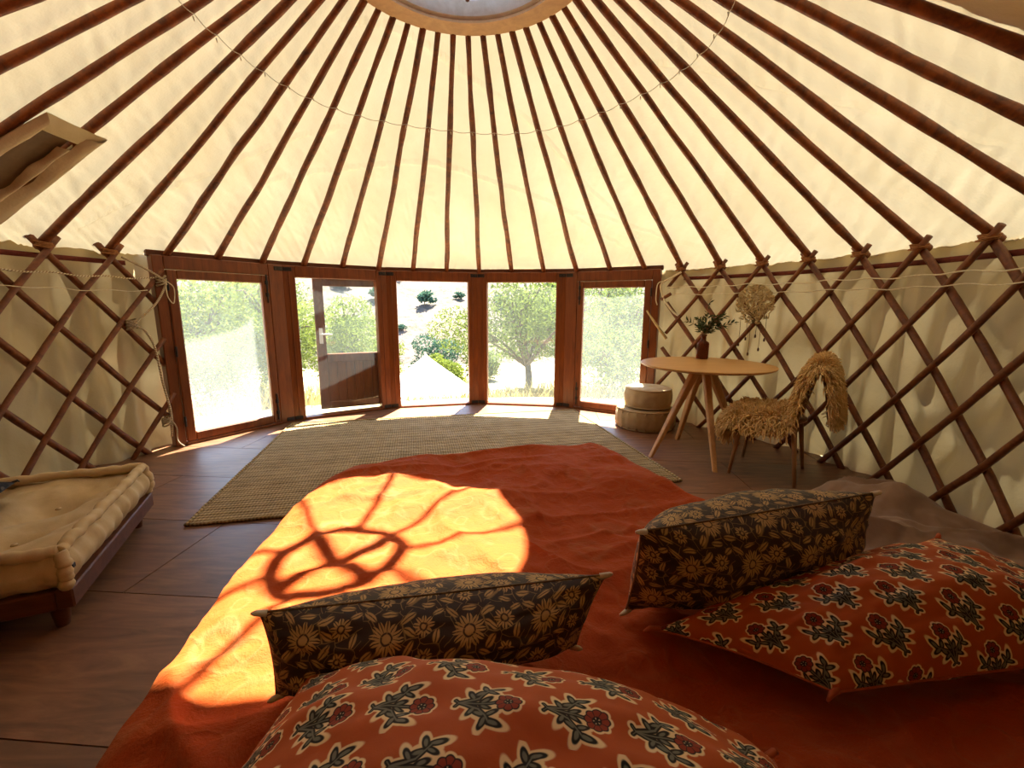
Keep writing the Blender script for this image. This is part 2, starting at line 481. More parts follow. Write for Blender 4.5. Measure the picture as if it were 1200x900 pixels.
def mat_brown_print(name, light=(.62, .38, .13)):
    t = NT(name)
    uv = t.coord('UV')
    p, x, y = cells(t, uv, .150, .107, .006)
    def flower(cx, cy, r0, r1, n):
        d = t.vmath('SUBTRACT', p, (cx, cy, 0)); l = t.vmath('LENGTH', d)
        s = t.n.new('ShaderNodeSeparateXYZ'); t.link(d, s.inputs[0])
        th = t.math('ARCTAN2', s.outputs[1], s.outputs[0])
        lob = t.math('ABSOLUTE', t.math('COSINE', t.math('MULTIPLY', th, n * .5)))
        rr = t.math('SUBTRACT', l, t.math('ADD', r0, t.math('MULTIPLY', t.math('POWER', lob, .7), r1)))
        hole = t.math('SUBTRACT', t.math('ABSOLUTE', t.math('SUBTRACT', l, r0 * .62)), .016)
        vein = t.math('MAXIMUM', t.math('SUBTRACT', t.math('MULTIPLY', t.math('SUBTRACT', lob, .97), -1.0), .0), t.math('SUBTRACT', r0 * .8, l))
        return t.math('MAXIMUM', t.math('MAXIMUM', rr, t.math('MULTIPLY', hole, -1.0)), t.math('MULTIPLY', t.math('SUBTRACT', vein, .004), -1.0))
    fls = umin(t, [flower(-.28, .02, .15, .15, 12), flower(.34, .20, .09, .10, 8), flower(.36, -.30, .07, .08, 6)])
    def leafy(cx, cy, a, b, ang):
        d = sd_ell(t, p, cx, cy, a, b, ang)
        ca, sa = math.cos(R(ang)), math.sin(R(ang))
        mid = t.math('SUBTRACT', t.math('ABSOLUTE', t.vmath('DOT_PRODUCT', t.vmath('SUBTRACT', p, (cx, cy, 0)), (-sa, ca, 0))), .010)
        return t.math('MAXIMUM', d, t.math('MULTIPLY', mid, -1.0))
    lvs = umin(t, [leafy(.06, .34, .15, .060, 35), leafy(.10, .10, .12, .055, -30), leafy(.10, -.16, .14, .055, 60), leafy(.02, -.37, .13, .055, -20),
                   leafy(-.58, .36, .13, .055, -40), leafy(-.60, -.30, .12, .055, 50), leafy(.56, .0, .12, .055, 80), leafy(-.26, .42, .13, .05, 8), leafy(-.30, -.42, .12, .05, -12), leafy(.58, .40, .10, .05, 20)])
    vn = t.voro(t.vmath('ADD', p, (3.1, 1.7, 0)), 3.0, 'DISTANCE_TO_EDGE', 'Distance', 1.0)
    vine = t.smooth(vn, .010, .014)
    m = t.math('MAXIMUM', t.smooth(t.math('MINIMUM', fls, lvs), .010), t.math('MULTIPLY', vine, .55))
    n = t.noise(uv, 26, 4, .6)
    ground = t.mix(n, (.030, .017, .010), (.050, .030, .018))
    lt = t.mix(t.noise(uv, 60, 3, .6), light, tuple(c * .62 for c in light))
    col = t.mix(t.math('MULTIPLY', m, .95), ground, lt)
    w = t.noise(uv, 420, 2, .6)
    fold = t.noise(uv, 11, 4, .6)
    return t.done(t.princ(col, .72, t.bump(t.math('ADD', t.math('MULTIPLY', w, .1), fold), .4, .006), .3, .1))
M['rust_print'] = mat_rust_print('rust_block_print')
M['brown_print'] = mat_brown_print('brown_block_print')
M['rust_edge'] = mat_plain('rust_piping', (.34, .06, .012), (.46, .095, .022), 60)
M['brown_edge'] = mat_plain('brown_piping', (.045, .026, .014), (.22, .13, .055), 90)
M['pale_edge'] = mat_plain('pale_tassel', (.60, .52, .38), (.75, .68, .52), 60)

def mat_dark_print():
    t = NT('dark_print')
    uv = t.coord('UV')
    d = t.voro(uv, 22, 'F1', 'Distance'); cc = t.voro(uv, 22, 'F1', 'Color')
    s = t.n.new('ShaderNodeSeparateColor'); t.link(cc, s.inputs[0])
    c = t.ramp(s.outputs[0], [(.0, (.30, .05, .02)), (.35, (.30, .05, .02)), (.36, (.03, .025, .03)), (.7, (.02, .02, .03)), (.71, (.45, .34, .22)), (1.0, (.45, .34, .22))])
    col = t.mix(t.smooth(d, .04, .26), (.012, .010, .014), c)
    return t.done(t.princ(col, .75, None, .2))
M['dark_print'] = mat_dark_print()

def mat_cloth(name, c1, c2, sc=7, sheen=.1, b=.35):
    t = NT(name)
    c = t.coord('Object')
    n = t.noise(c, sc, 5, .62, .4); w = t.noise(c, 260, 2, .6)
    return t.done(t.princ(t.ramp(n, [(.3, c1), (.7, c2)]), .85, t.bump(t.math('ADD', n, t.math('MULTIPLY', w, .12)), b, .010), .2, sheen))
M['futon'] = mat_cloth('cream_cotton', (.52, .37, .18), (.64, .48, .26))
M['pouf'] = mat_cloth('tan_cotton', (.46, .33, .17), (.58, .44, .25))
M['pouf_low'] = mat_cloth('ochre_cotton', (.36, .24, .11), (.48, .33, .16))
M['taupe'] = mat_cloth('taupe_blanket', (.17, .095, .058), (.25, .15, .095), 5, .2)
M['linen'] = mat_cloth('mattress_ticking', (.55, .48, .38), (.65, .58, .48))
M['wool'] = mat_cloth('sheep_wool', (.62, .38, .13), (.86, .58, .25), 14, .2)
M['hide'] = mat_cloth('sheep_hide', (.30, .18, .07), (.42, .27, .11), 14)
M['tent'] = mat_cloth('tent_canvas', (.78, .76, .70), (.85, .83, .78), 3)

def mat_glass(name, haze=0.0, tint=(.97, .985, .98)):
    t = NT(name)
    tr = t.n.new('ShaderNodeBsdfTransparent'); tr.inputs[0].default_value = tint + (1,)
    gl = t.n.new('ShaderNodeBsdfGlossy'); gl.inputs['Roughness'].default_value = .02
    lw = t.n.new('ShaderNodeLayerWeight'); lw.inputs[0].default_value = .5
    fr = t.math('ADD', .02, t.math('MULTIPLY', t.math('POWER', lw.outputs['Facing'], 5.0), .35))
    m = t.n.new('ShaderNodeMixShader'); t.link(fr, m.inputs[0]); t.link(tr.outputs[0], m.inputs[1]); t.link(gl.outputs[0], m.inputs[2])
    sh = m.outputs[0]
    if haze:
        n = t.noise(t.coord('Object', (1, 1, .5)), 2.5, 5, .6)
        tl = t.n.new('ShaderNodeBsdfTranslucent'); tl.inputs[0].default_value = (.90, .97, .93, 1)
        m2 = t.n.new('ShaderNodeMixShader')
        t.link(t.math('MULTIPLY', t.math('ADD', n, .5), haze), m2.inputs[0]); t.link(sh, m2.inputs[1]); t.link(tl.outputs[0], m2.inputs[2])
        sh = m2.outputs[0]
    return t.done(sh)
M['glass'] = mat_glass('window_glass', .012)
M['hazy'] = mat_glass('dusty_glass', .095)
M['hazy_light'] = mat_glass('lightly_dusty_glass', .034)
M['dome'] = mat_glass('crown_dome', 0, (.80, .95, 1.0))

def mat_amber():
    t = NT('amber_glass')
    tr = t.n.new('ShaderNodeBsdfTransparent'); tr.inputs[0].default_value = (.62, .20, .045, 1)
    b = t.princ((.16, .04, .008), .08, None, .5)
    m = t.n.new('ShaderNodeMixShader'); m.inputs[0].default_value = .45
    t.link(tr.outputs[0], m.inputs[1]); t.link(b, m.inputs[2])
    return t.done(m.outputs[0])
M['amber'] = mat_amber()

def mat_leaf(name, c1, c2, trs):
    t = NT(name)
    g = t.n.new('ShaderNodeNewGeometry').outputs['Random Per Island']
    col = t.ramp(g, [(0, c1), (1, c2)])
    d = t.n.new('ShaderNodeBsdfDiffuse'); t.link(col, d.inputs[0])
    r = t.n.new('ShaderNodeBsdfTranslucent'); r.inputs[0].default_value = trs + (1,)
    m = t.n.new('ShaderNodeMixShader'); m.inputs[0].default_value = .35
    t.link(d.outputs[0], m.inputs[1]); t.link(r.outputs[0], m.inputs[2])
    return t.done(m.outputs[0])
M['olive'] = mat_leaf('olive_leaf', (.060, .085, .026), (.14, .17, .065), (.12, .16, .03))
M['bright_leaf'] = mat_leaf('light_green_leaf', (.075, .105, .022), (.17, .21, .055), (.16, .20, .03))
M['teal_leaf'] = mat_leaf('blue_green_leaf', (.030, .066, .056), (.07, .13, .10), (.05, .10, .06))
M['sprig'] = mat_leaf('sprig_leaf', (.030, .040, .022), (.09, .105, .06), (.05, .07, .02))
M['drygrass'] = mat_leaf('dry_grass_blade', (.22, .18, .08), (.38, .31, .14), (.3, .25, .1))

def mat_ground():
    t = NT('dry_ground')
    c = t.coord('Object')
    n = t.noise(c, .8, 7, .65); n2 = t.noise(c, 6, 6, .7)
    f = t.math('ADD', t.math('MULTIPLY', n, .6), t.math('MULTIPLY', n2, .4))
    col = t.ramp(f, [(.3, (.16, .14, .06)), (.48, (.30, .25, .13)), (.7, (.44, .39, .27))])
    return t.done(t.princ(col, .95, t.bump(f, .8, .06), .1))
M['ground'] = mat_ground()
def mat_hill():
    t = NT('rocky_hillside')
    c = t.coord('Object')
    n = t.noise(c, .35, 8, .7); n2 = t.noise(c, 2.2, 6, .7)
    f = t.math('ADD', t.math('MULTIPLY', n, .5), t.math('MULTIPLY', n2, .5))
    col = t.ramp(f, [(.36, (.045, .060, .035)), (.46, (.10, .085, .065)), (.58, (.16, .125, .105)), (.75, (.22, .19, .17))])
    return t.done(t.princ(col, .95, t.bump(f, 1.0, .4), .1))
M['hill'] = mat_hill()
#=====BODY=====
# ------------------------------------------------------------------ the setting: floor
def clip_circle(poly, rad, n=72):
    for k in range(n):
        a = 2 * math.pi * k / n; nx, ny = math.cos(a), math.sin(a)
        out = []
        for i in range(len(poly)):
            p, q = poly[i], poly[(i + 1) % len(poly)]
            dp = rad - (p[0] * nx + p[1] * ny); dq = rad - (q[0] * nx + q[1] * ny)
            if dp >= 0: out.append(p)
            if (dp >= 0) != (dq >= 0):
                t = dp / (dp - dq); out.append((p[0] + t * (q[0] - p[0]), p[1] + t * (q[1] - p[1])))
        poly = out
        if not poly: return []
    return poly
mb = MB(); mb.lathe([(3.12, -.16), (3.12, -.022)], 72)
floor = tag(mb.build('floor', M['floorgap'], None, False), kind='structure')
FA = R(-4.0); ca, sa = math.cos(FA), math.sin(FA)
g = .0025
for j in range(-5, 6):
    for i in range(-3, 4):
        bx0 = i * 1.66 + (j % 2) * .83 - .55; by0 = j * .64 - .30
        pl = [(bx0 + g, by0 + g), (bx0 + 1.66 - g, by0 + g), (bx0 + 1.66 - g, by0 + .64 - g), (bx0 + g, by0 + .64 - g)]
        pl = [(ca * x - sa * y, sa * x + ca * y) for x, y in pl]
        pl = clip_circle(pl, 3.12)
        if len(pl) < 3: continue
        n = len(pl)
        m_ = MB(); m_.add([(x, y, 0) for x, y in pl] + [(x, y, -.02) for x, y in pl],
                          [tuple(range(n)), tuple(range(2 * n - 1, n - 1, -1))] + [(k, n + k, n + (k + 1) % n, (k + 1) % n) for k in range(n)])
        m_.build('floor_board', M['floor'], floor, False)

# ------------------------------------------------------------------ walls of canvas behind the lattice
EAVE_Z, RING_R, RING_Z = 1.672, .7045, 3.102
SLOPE = (RING_Z - EAVE_Z) / (3.0 - RING_R)
def cone_z(r): return EAVE_Z + (3.0 - r) * SLOPE
DAZ = math.degrees(.135); AZ0 = math.degrees(.0881)
def wall_canvas(name, a0, a1):
    na = int(abs(a1 - a0) * 5); nz = 34
    A = np.linspace(a0, a1, na)[:, None]; Zt = np.linspace(0, 1, nz)[None, :]
    s = A * .0524
    zz = 1.675 * (1 - Zt) - .008 * Zt
    zz = np.broadcast_to(zz, (na, nz)).copy()
    fold = .016 * np.sin(s * 26 + 2.5 * vnoise(s * 2.2, Zt * 1.5, 4)) * (0.35 + .65 * (vnoise(s * 1.7, Zt * .8, 8) * .5 + .5))
    fold = fold + .022 * vnoise(s * 6 + 1.1 * Zt, Zt * 1.6, 2) + .009 * vnoise(s * 15 + 2 * Zt, Zt * 4, 5) + .012 * vnoise(s * 5, Zt * 9, 9)
    taper = np.clip(Zt / .10, 0, 1)
    rr = np.maximum(3.036, 3.092 + fold * taper * 2.6) - .035 * np.clip((Zt - .86) / .14, 0, 1) ** 2
    P = np.stack([rr * np.sin(np.radians(A)), rr * np.cos(np.radians(A)), zz], 2)
    return tag(MB().grid(P).build(name, M['wall']), kind='structure')
wall_right = wall_canvas('wall_right', 37.5, 180.0)
wall_left = wall_canvas('wall_left', -64.6, -180.0)

# ------------------------------------------------------------------ roof canvas with the poles under it
na, nr = 1100, 150
A = np.linspace(-180, 180, na, endpoint=False)[:, None]; T = np.linspace(0, 1, nr)[None, :]
indoor = 1 - np.clip((np.abs(A + 13.75) - 53.0) / 1.5, 0, 1)
r_out = 3.13 - .065 * indoor
rr = .655 + (r_out - .655) * T
ph = ((A - AZ0) / DAZ) % 1.0
bil = np.sin(np.pi * ph) ** .8
s = A * .0524 * rr
zz = EAVE_Z + (3.0 - rr) * SLOPE + .036 + .012 * T * bil \
    + .012 * fbm(s * 3.0, rr * 6, 3, 3) * T + .010 * vnoise(s * 20 + rr * 4, rr * 2.2 + s, 6) * np.clip(1.8 * T - .7, 0, 1) * (.4 + .6 * vnoise(s * 1.5, rr * 2, 15)) \
    + .010 * np.clip((T - .70) / .3, 0, 1) * np.sin(s * 34 + 9 * rr + 4 * vnoise(s * 3, rr * 3, 8)) * np.clip(vnoise(s * 1.2, rr * 1.5, 12) + .35, 0, 1) \
    + .005 * vnoise(s * 5, rr * 26, 16) * np.clip(vnoise(s * 1.6, rr * 1.6, 18) + .2, 0, 1)
PXr = rr * np.sin(np.radians(A)); PYr = rr * np.cos(np.radians(A))
for (_a0, _r0, _a1, _r1) in ((-62, .95, 38, 2.75), (-60, 2.3, 34, 2.75), (60, 1.2, 100, 2.6), (-78, 2.95, -42, 1.5), (20, 2.2, 52, 2.95)):   # stitched laps of the cloth
    _p0, _p1 = pol(_a0, _r0, 0)[:2], pol(_a1, _r1, 0)[:2]; _d = (_p1 - _p0); _L = np.linalg.norm(_d); _d /= _L
    _al = (PXr - _p0[0]) * _d[0] + (PYr - _p0[1]) * _d[1]; _of = -(PXr - _p0[0]) * _d[1] + (PYr - _p0[1]) * _d[0] + .02 * np.sin(_al * 5)
    zz = zz - .026 * np.clip(1 - np.abs(_of) / .040, 0, 1) * (_of > 0) * np.clip(np.minimum(_al, _L - _al) / .15, 0, 1)
P = np.stack([rr * np.sin(np.radians(A)), rr * np.cos(np.radians(A)), zz], 2)
ceiling = tag(MB().grid(P, None, True).build('ceiling', M['roof']), kind='structure')
# second canvas layer added over the rear to cut light there, lapped at sides
_A = np.linspace(113, 247, 200)[:, None]; _T = np.linspace(0, 1, 24)[None, :]
_r = .66 + (3.17 - .66) * np.clip(_T / .6, 0, 1); _zz = np.where(_T < .6, EAVE_Z + (3.0 - _r) * SLOPE + .075, np.interp((_T - .6) / .4, [0, 1], [EAVE_Z + (3.0 - 3.17) * SLOPE + .075, -.02]))
_r = _r + .006 * fbm(_A * .2, _T * 9, 6, 2)
tag(MB().grid(np.stack(np.broadcast_arrays(_r * np.sin(np.radians(_A)), _r * np.cos(np.radians(_A)), _zz), 2)).build('added_rear_layer', M['flap']), kind='structure')
def pole_path(az, n=26, wob=.010, sd=0):
    t = np.linspace(0, 1, n)
    rr = 3.035 + (.690 - 3.035) * t
    P = np.stack([rr * math.sin(R(az)), rr * math.cos(R(az)), EAVE_Z + (3.0 - rr) * SLOPE - .004], 1)
    tg = np.array([math.cos(R(az)), -math.sin(R(az)), 0])
    w = wob * (vnoise(t * 4, sd * 3.1, 1) + .5 * vnoise(t * 9, sd * 5.3, 2)) * np.sin(np.pi * np.clip(t * 1.1, 0, 1)) ** .5
    v = wob * .45 * vnoise(t * 5, sd * 7.7, 3) * np.sin(np.pi * t)
    P += w[:, None] * tg; P[:, 2] += v - .004
    rad = .029 - .009 * t + .003 * vnoise(t * 14, sd * 2.2, 4) + .0016 * vnoise(t * 34, sd * 1.7, 5)
    return P, rad
for k in range(-22, 24):
    az = AZ0 + DAZ * k
    P, rad = pole_path(az, sd=k)
    MB().tube(P, rad, 9).build('roof_pole', M['pole'], ceiling)
    inside_door = -66 < az < 39
    if not inside_door and abs(az) < 125:
        c = pol(az, 2.968, EAVE_Z - .012)
        m_ = MB()
        for q in range(4):
            th = np.linspace(0, 2 * math.pi, 14, endpoint=False)
            rad_v = pol(az, 1, 0); tg = np.array([rad_v[1], -rad_v[0], 0]); tilt = .5 * (-1) ** q
            up = np.array([0, 0, 1]) * math.cos(tilt) + tg * math.sin(tilt)
            ring = c + np.outer(np.cos(th), tg * .046 + rad_v * .0) + np.outer(np.sin(th), (rad_v * .8 + up * .2) * .050) + up * (q - 1.5) * .011
            m_.tube(ring, .0055, 5, closed=True)
        m_.build('lashing', M['lashing'], ceiling)

# ------------------------------------------------------------------ crown ring (skylight)
cr = tag(empty('crown_ring', (0, 0, RING_Z)), 'round wooden crown ring with barred skylight at the top of the roof', 'skylight')
m_ = MB(); m_.lathe([(.600, -.045), (.735, -.045), (.742, -.035), (.742, .055), (.735, .062), (.600, .062), (.600, -.045)], 96); m_.build('rim', M['ring'], cr, 'angle')
m_ = MB(); m_.lathe([(.575, -.020), (.602, -.030), (.602, .060), (.556, .060), (.556, .02), (.575, -.020)], 96); m_.build('curb', M['ring2'], cr, 'angle')
m_ = MB(); th = np.linspace(0, 2 * math.pi, 48, endpoint=False)
m_.tube(np.stack([.185 * np.cos(th), .185 * np.sin(th), np.full(48, .215)], 1), .027, 8, closed=True); m_.build('hub_ring', M['spoke'], cr)
for k in range(9):
    a = R(-2 + 40 * k); d = np.array([math.sin(a), math.cos(a), 0])
    pts = [d * (.585 - (.585 - .185) * t) + np.array([0, 0, .045 + .17 * math.sin(t * math.pi / 2)]) for t in np.linspace(0, 1, 9)]
    MB().tube(pts, .015, 8).build('spoke', M['spoke'], cr)
for a in (46, -46):
    d = np.array([math.sin(R(a)), math.cos(R(a)), 0])
    MB().tube([d * t + np.array([0, 0, .222 + .02 * (1 - (t / .185) ** 2)]) for t in np.linspace(-.185, .185, 7)], .028, 8).build('cross_bar', M['spoke'], cr)
m_ = MB()
_t = np.linspace(math.pi / 2, 0.02, 12); _a = np.linspace(0, 2 * math.pi, 64, endpoint=False)[:, None]
m_.grid(np.stack(np.broadcast_arrays(.60 * np.sin(_t)[None, :] * np.cos(_a), .60 * np.sin(_t)[None, :] * np.sin(_a), .065 + .26 * np.cos(_t)[None, :]), 2), None, True); m_.build('dome_pane', M['dome'], cr)

# ------------------------------------------------------------------ front: five glazed bays on the round
BAY = [-67.0, -45.7, -24.4, -3.1, 18.2, 39.5]
def bay(i):
    a, b = pol(BAY[i], 3.0, 0), pol(BAY[i + 1], 3.0, 0)
    L = np.linalg.norm(b - a)
    rz = math.atan2(b[1] - a[1], b[0] - a[0])
    w = tag(empty('window_%d' % (i + 1), tuple(a), rz), kind='structure')
    TOP = 1.668
    D0, D1 = -.045, .055          # local +y points outdoors
    sashed = i in (0, 4)
    sl = .085 if i == 0 else (.155 if i == 4 else .125)
    sr = .155 if i == 0 else (.085 if i == 4 else .125)
    MB().box(0.004, sl, D0, D1, 0, TOP, .006).build('jamb', M['door'], w, False)
    MB().box(L - sr, L - .004, D0, D1, 0, TOP, .006).build('jamb', M['door'], w, False)
    top = 1.555 if sashed else 1.548
    MB().box(sl, L - sr, D0, D1, top, TOP, .006).build('lintel', M['door'], w, False)
    MB().box(-.012, L + .012, .0, .045, TOP - .01, TOP + .042, .004).build('dark_gap_filler', M['darkwood'], w, False)  # dark filler strip added: closes the gap and stands in for its shade
    MB().box(sl, L - sr, D0 - .01, D1, 0, .026, .005).build('sill', M['door'], w, False)
    if i in (1, 2, 3):
        for x in (sl * .52, L - sr * .52):   # bead along the jamb
            MB().box(x - .006, x + .006, D0 - .006, D0 + .002, .03, TOP - .02, .002).build('jamb_bead', M['door'], w, False)
    if sashed:
        sa_ = empty('sash', (0, 0, 0), 0, w)
        x0, x1, z0, z1 = sl + .004, L - sr - .004, .030, top - .004
        sw = .075
        for (q0, q1) in ((x0, x0 + sw), (x1 - sw, x1)):
            MB().box(q0, q1, -.055, .0, z0, z1, .008).build('stile', M['door'], sa_, False)
        MB().box(x0 + sw, x1 - sw, -.055, .0, z1 - .078, z1, .008).build('rail', M['door'], sa_, False)
        MB().box(x0 + sw, x1 - sw, -.055, .0, z0, z0 + .078, .008).build('rail', M['door'], sa_, False)
        MB().box(x0 + sw - .004, x1 - sw + .004, -.028, -.022, z0 + .074, z1 - .074, .001).build('pane', M['hazy' if i == 0 else 'hazy_light'], sa_, False)
        hx = x0 if i == 0 else x1
        for z in (.22, .85, 1.42):
            MB().tube([(hx, -.062, z - .045), (hx, -.062, z + .045)], .009, 8).build('hinge', M['iron'], sa_)
        bx = x1 - .03 if i == 0 else x0 + .03
        for (zb0, zb1) in ((1.28, 1.56), (.06, .34)):
            m_ = MB(); m_.box(bx - .006, bx + .006, -.070, -.058, zb0, zb1, .002); m_.box(bx - .016, bx + .016, -.066, -.054, zb0 + .06, zb0 + .10, .003); m_.box(bx - .016, bx + .016, -.066, -.054, zb1 - .10, zb1 - .06, .003)
            m_.build('bolt', M['iron'], sa_, False)
    elif i != 2:
        MB().box(sl - .004, L - sr + .004, .018, .024, .022, top + .004, .001).build('pane', M['glass'], w, False)
    if i < 4:
        for z in (1.628, .020):
            for k, (xa, xb) in enumerate(((L - .095, L - .012),)):
                m_ = MB(); m_.box(xa, xb, -.053, -.044, z - .020 + (.015 if z < .5 else 0), z + .020 + (.015 if z < .5 else 0), .003)
                for q in (.25, .75): m_.lathe([(.006, 0), (.004, .004), (0, .005)], 8, (xa + (xb - xa) * q, -.054, z))
                m_.build('frame_hinge', M['iron'], w, False)
            if True:
                pass
    if i > 0:
        for z in (1.628, .020):
            MB().box(.012, .095, -.053, -.044, z - .020 + (.015 if z < .5 else 0), z + .020 + (.015 if z < .5 else 0), .003).build('frame_hinge', M['iron'], w, False)
    return w
bays = [bay(i) for i in range(5)]

# glazed door leaf, swung open outdoors in front of the second bay
hp = pol(BAY[2], 3.075, 0)
b1, b2 = pol(BAY[1], 3, 0), pol(BAY[2], 3, 0)
dl = empty('door_1', tuple(hp), math.atan2(*(b1 - b2)[[1, 0]]) - R(9.0))
tag(dl, kind='structure')
W = .80
MB().box(.0, .105, -.02, .025, .045, 1.56, .006).build('stile', M['door_out'], dl, False)
MB().box(W - .105, W, -.02, .025, .045, 1.56, .006).build('stile', M['door_out'], dl, False)
for (z0, z1) in ((1.475, 1.56), (.60, .70), (.045, .13)):
    MB().box(.105, W - .105, -.02, .025, z0, z1, .006).build('rail', M['door_out'], dl, False)
MB().box(.10, W - .10, -.002, .004, .695, 1.48, .001).build('pane', M['glass'], dl, False)
MB().box(.10, W - .10, -.012, -.006, .125, .605, .001).build('backing_panel', M['door_out'], dl, False)
npk = 6; pw = (W - .21) / npk
for k in range(npk):
    MB().box(.105 + k * pw + .002, .105 + (k + 1) * pw - .002, -.008, .014, .128, .602, .004).build('plank', M['door_out'], dl, False)
    MB().lathe([(.014, 0), (.010, .008), (0, .010)], 10).build('stud', M['chrome'], dl, True, (.105 + (k + .5) * pw, .014, .615)).rotation_euler = (R(-90), 0, 0)
h_ = MB(); h_.box(W - .075, W - .035, .022, .030, .82, 1.0, .004)
hd = h_.build('handle_plate', M['chrome'], dl, False)
MB().tube([(W - .055, .03, .93), (W - .055, .062, .93), (W - .075, .070, .93), (W - .17, .070, .925)], .009, 8).build('lever', M['chrome'], hd)

# ------------------------------------------------------------------ lattice walls
def lattice(name, a_edge, sgn, label, tip_az):
    root = tag(empty(name, tuple(pol(a_edge, 2.97, 0))), label, 'lattice')
    off = pol(a_edge, 2.97, 0)
    ks = range(4, 21) if sgn > 0 else range(-22, -7)
    for k in range(-28, 30):
        base = AZ0 + DAZ * k
        for d in (1, -1):
            # top crossing at pole k, then leaning by d : 0.51 m of drop for each pole spacing
            zs = np.linspace(1.715, -.02 + .02 * random.random(), 22)
            azs = base + d * (1.628 - zs) / .51 * DAZ
            keep = (azs >= a_edge) & (azs <= 140) if sgn > 0 else (azs <= a_edge) & (azs >= -140)
            if keep.sum() < 4: continue
            zs, azs = zs[keep], azs[keep]
            front = (d == -1)             # '/' in the right wall and '/' in the left wall lie nearest the room
            rr = (2.955 if front else 2.998)
            P = np.array([pol(a, rr + .003 * vnoise(z * 5, k, 2), z) for a, z in zip(azs, zs)])
            tg = np.stack([np.cos(np.radians(azs)), -np.sin(np.radians(azs)), 0 * azs], 1)
            P += (.008 * vnoise(zs * 4, k * 3.3 + d, 5))[:, None] * tg
            rad = (.020 if front else .0235) + .002 * vnoise(zs * 16, k * 1.9 + d, 6)
            MB().tube(P - off, rad, 8).build('lath', M['lath'], root)
    return root
lat_r = lattice('lattice_wall', 40.6, 1, 'crossed-pole wooden lattice lining the canvas wall behind the round table', 0)
lat_l = lattice('lattice_wall', -65.6, -1, 'crossed-pole wooden lattice lining the canvas wall behind the cream daybed', 0)

def wall_band(a0, a1, z, label):
    n = 60; A = np.linspace(a0, a1, n)
    P = np.stack([np.stack([pol(a, 3.026 - dr, z + dz) for a in A]) for dr, dz in ((0, -.018), (.004, -.016), (.004, .016), (0, .018), (0, -.018))], 1)
    tag(MB().grid(P).build('tension_band', M['band']), label, 'band')
wall_band(44, 139, 1.560, 'dark red tension band behind the upper lattice of the table side')
wall_band(-70, -139, 1.585, 'dark red tension band behind the upper lattice above the daybed')
def wall_cord(a0, a1, z, sag, mat, rad, label):
    A = np.linspace(a0, a1, 80)
    P = [pol(a, 2.930, z - sag * abs(math.sin((a - a0) / DAZ * math.pi / 2)) + .006 * math.sin(a)) for a in A]
    tag(MB().tube(P, rad, 6).build('wall_cord', mat), label, 'cord')
wall_cord(41.5, 120, 1.475, .012, M['cord'], .005, 'upper cream cord stretched along the lattice behind the table')
wall_cord(41.5, 120, 1.400, .010, M['cord'], .004, 'lower cream cord stretched along the lattice behind the table')
wall_cord(-67.0, -120, 1.470, .008, M['rope'], .006, 'flecked rope stretched along the lattice above the daybed')
wall_cord(-68.5, -120, 1.370, .010, M['cord'], .0035, 'thin cream cord stretched along the lattice below the flecked rope')

# ropes that lace the lattice ends
def rope(name, pts, rad, mat, label, cat='rope', n=60):
    P = spline([pol(*p) for p in pts], n)
    return tag(MB().tube(P, rad, 7).build(name, mat), label, cat)
rope('lacing_rope', [(-71.5, 2.92, 1.62), (-69, 2.92, 1.56), (-66.3, 2.915, 1.47), (-66.0, 2.91, 1.42), (-67.5, 2.912, 1.28), (-69.8, 2.915, 1.16), (-71.1, 2.912, 1.09), (-70.0, 2.905, 1.05), (-68.8, 2.91, .90),
                     (-68.3, 2.915, .60), (-67.6, 2.92, .32), (-68.0, 2.92, .12)], .0085, M['rope'], 'flecked rope hanging down the lattice edge beside the left glazed door')
for q, (a, z) in enumerate([(-71.3, 1.10), (-66.3, 1.455), (-68.2, .26)]):
    m_ = MB()
    for w_ in range(5):
        th = np.linspace(0, 2 * math.pi, 16, endpoint=False); c = pol(a, 2.935, z + (w_ - 2) * .012)
        rv = pol(a, 1, 0); tg = np.array([rv[1], -rv[0], 0])
        m_.tube(c + np.outer(np.cos(th), tg * .034) + np.outer(np.sin(th), rv * .036) + np.outer(np.cos(th), [0, 0, .018 * (-1) ** w_]), .007, 6, closed=True)
    tag(m_.build('rope_knot', M['rope']), ['rope knot wound round the lattice halfway up beside the left glazed door', 'rope knot at the top corner of the daybed-side lattice edge', 'rope knot low on the lattice edge behind the daybed corner'][q], 'knot')
rope('cord_loop', [(-66.2, 2.90, 1.46), (-64.9, 2.90, 1.40), (-65.2, 2.90, 1.27), (-66.0, 2.90, 1.33), (-66.0, 2.90, 1.46)], .004, M['cord'], 'thin loose cord loop dangling at the top of the daybed-side lattice', 'cord')
rope('rope_tail', [(-68.4, 2.90, .30), (-67.4, 2.895, .20), (-67.6, 2.88, .08), (-66.9, 2.86, .02)], .006, M['rope'], 'frayed rope tail touching the floor behind the daybed', 'rope')
rope('lacing_rope', [(44.2, 2.92, 1.62), (42.4, 2.92, 1.57), (40.6, 2.91, 1.52), (40.2, 2.905, 1.46), (41.2, 2.91, 1.33), (42.9, 2.915, 1.22), (44.2, 2.92, 1.17)], .011, M['cord'], 'cream webbing strap tied at the lattice edge beside the right glazed door')
rope('dangling_strap', [(40.6, 2.90, 1.53), (39.6, 2.89, 1.50), (39.4, 2.89, 1.35), (39.8, 2.89, 1.28)], .0055, M['cord'], 'short cream strap end dangling beside the right glazed door', 'cord')
tag(MB().tube([pol(37.6, 2.88, 1.22), pol(39.5, 2.91, 1.08), pol(42.0, 2.925, .92)], [.008, .013, .016], 8).build('loose_stick', M['twig']), 'pale stick poking out past the lattice edge beside the right glazed door', 'stick')
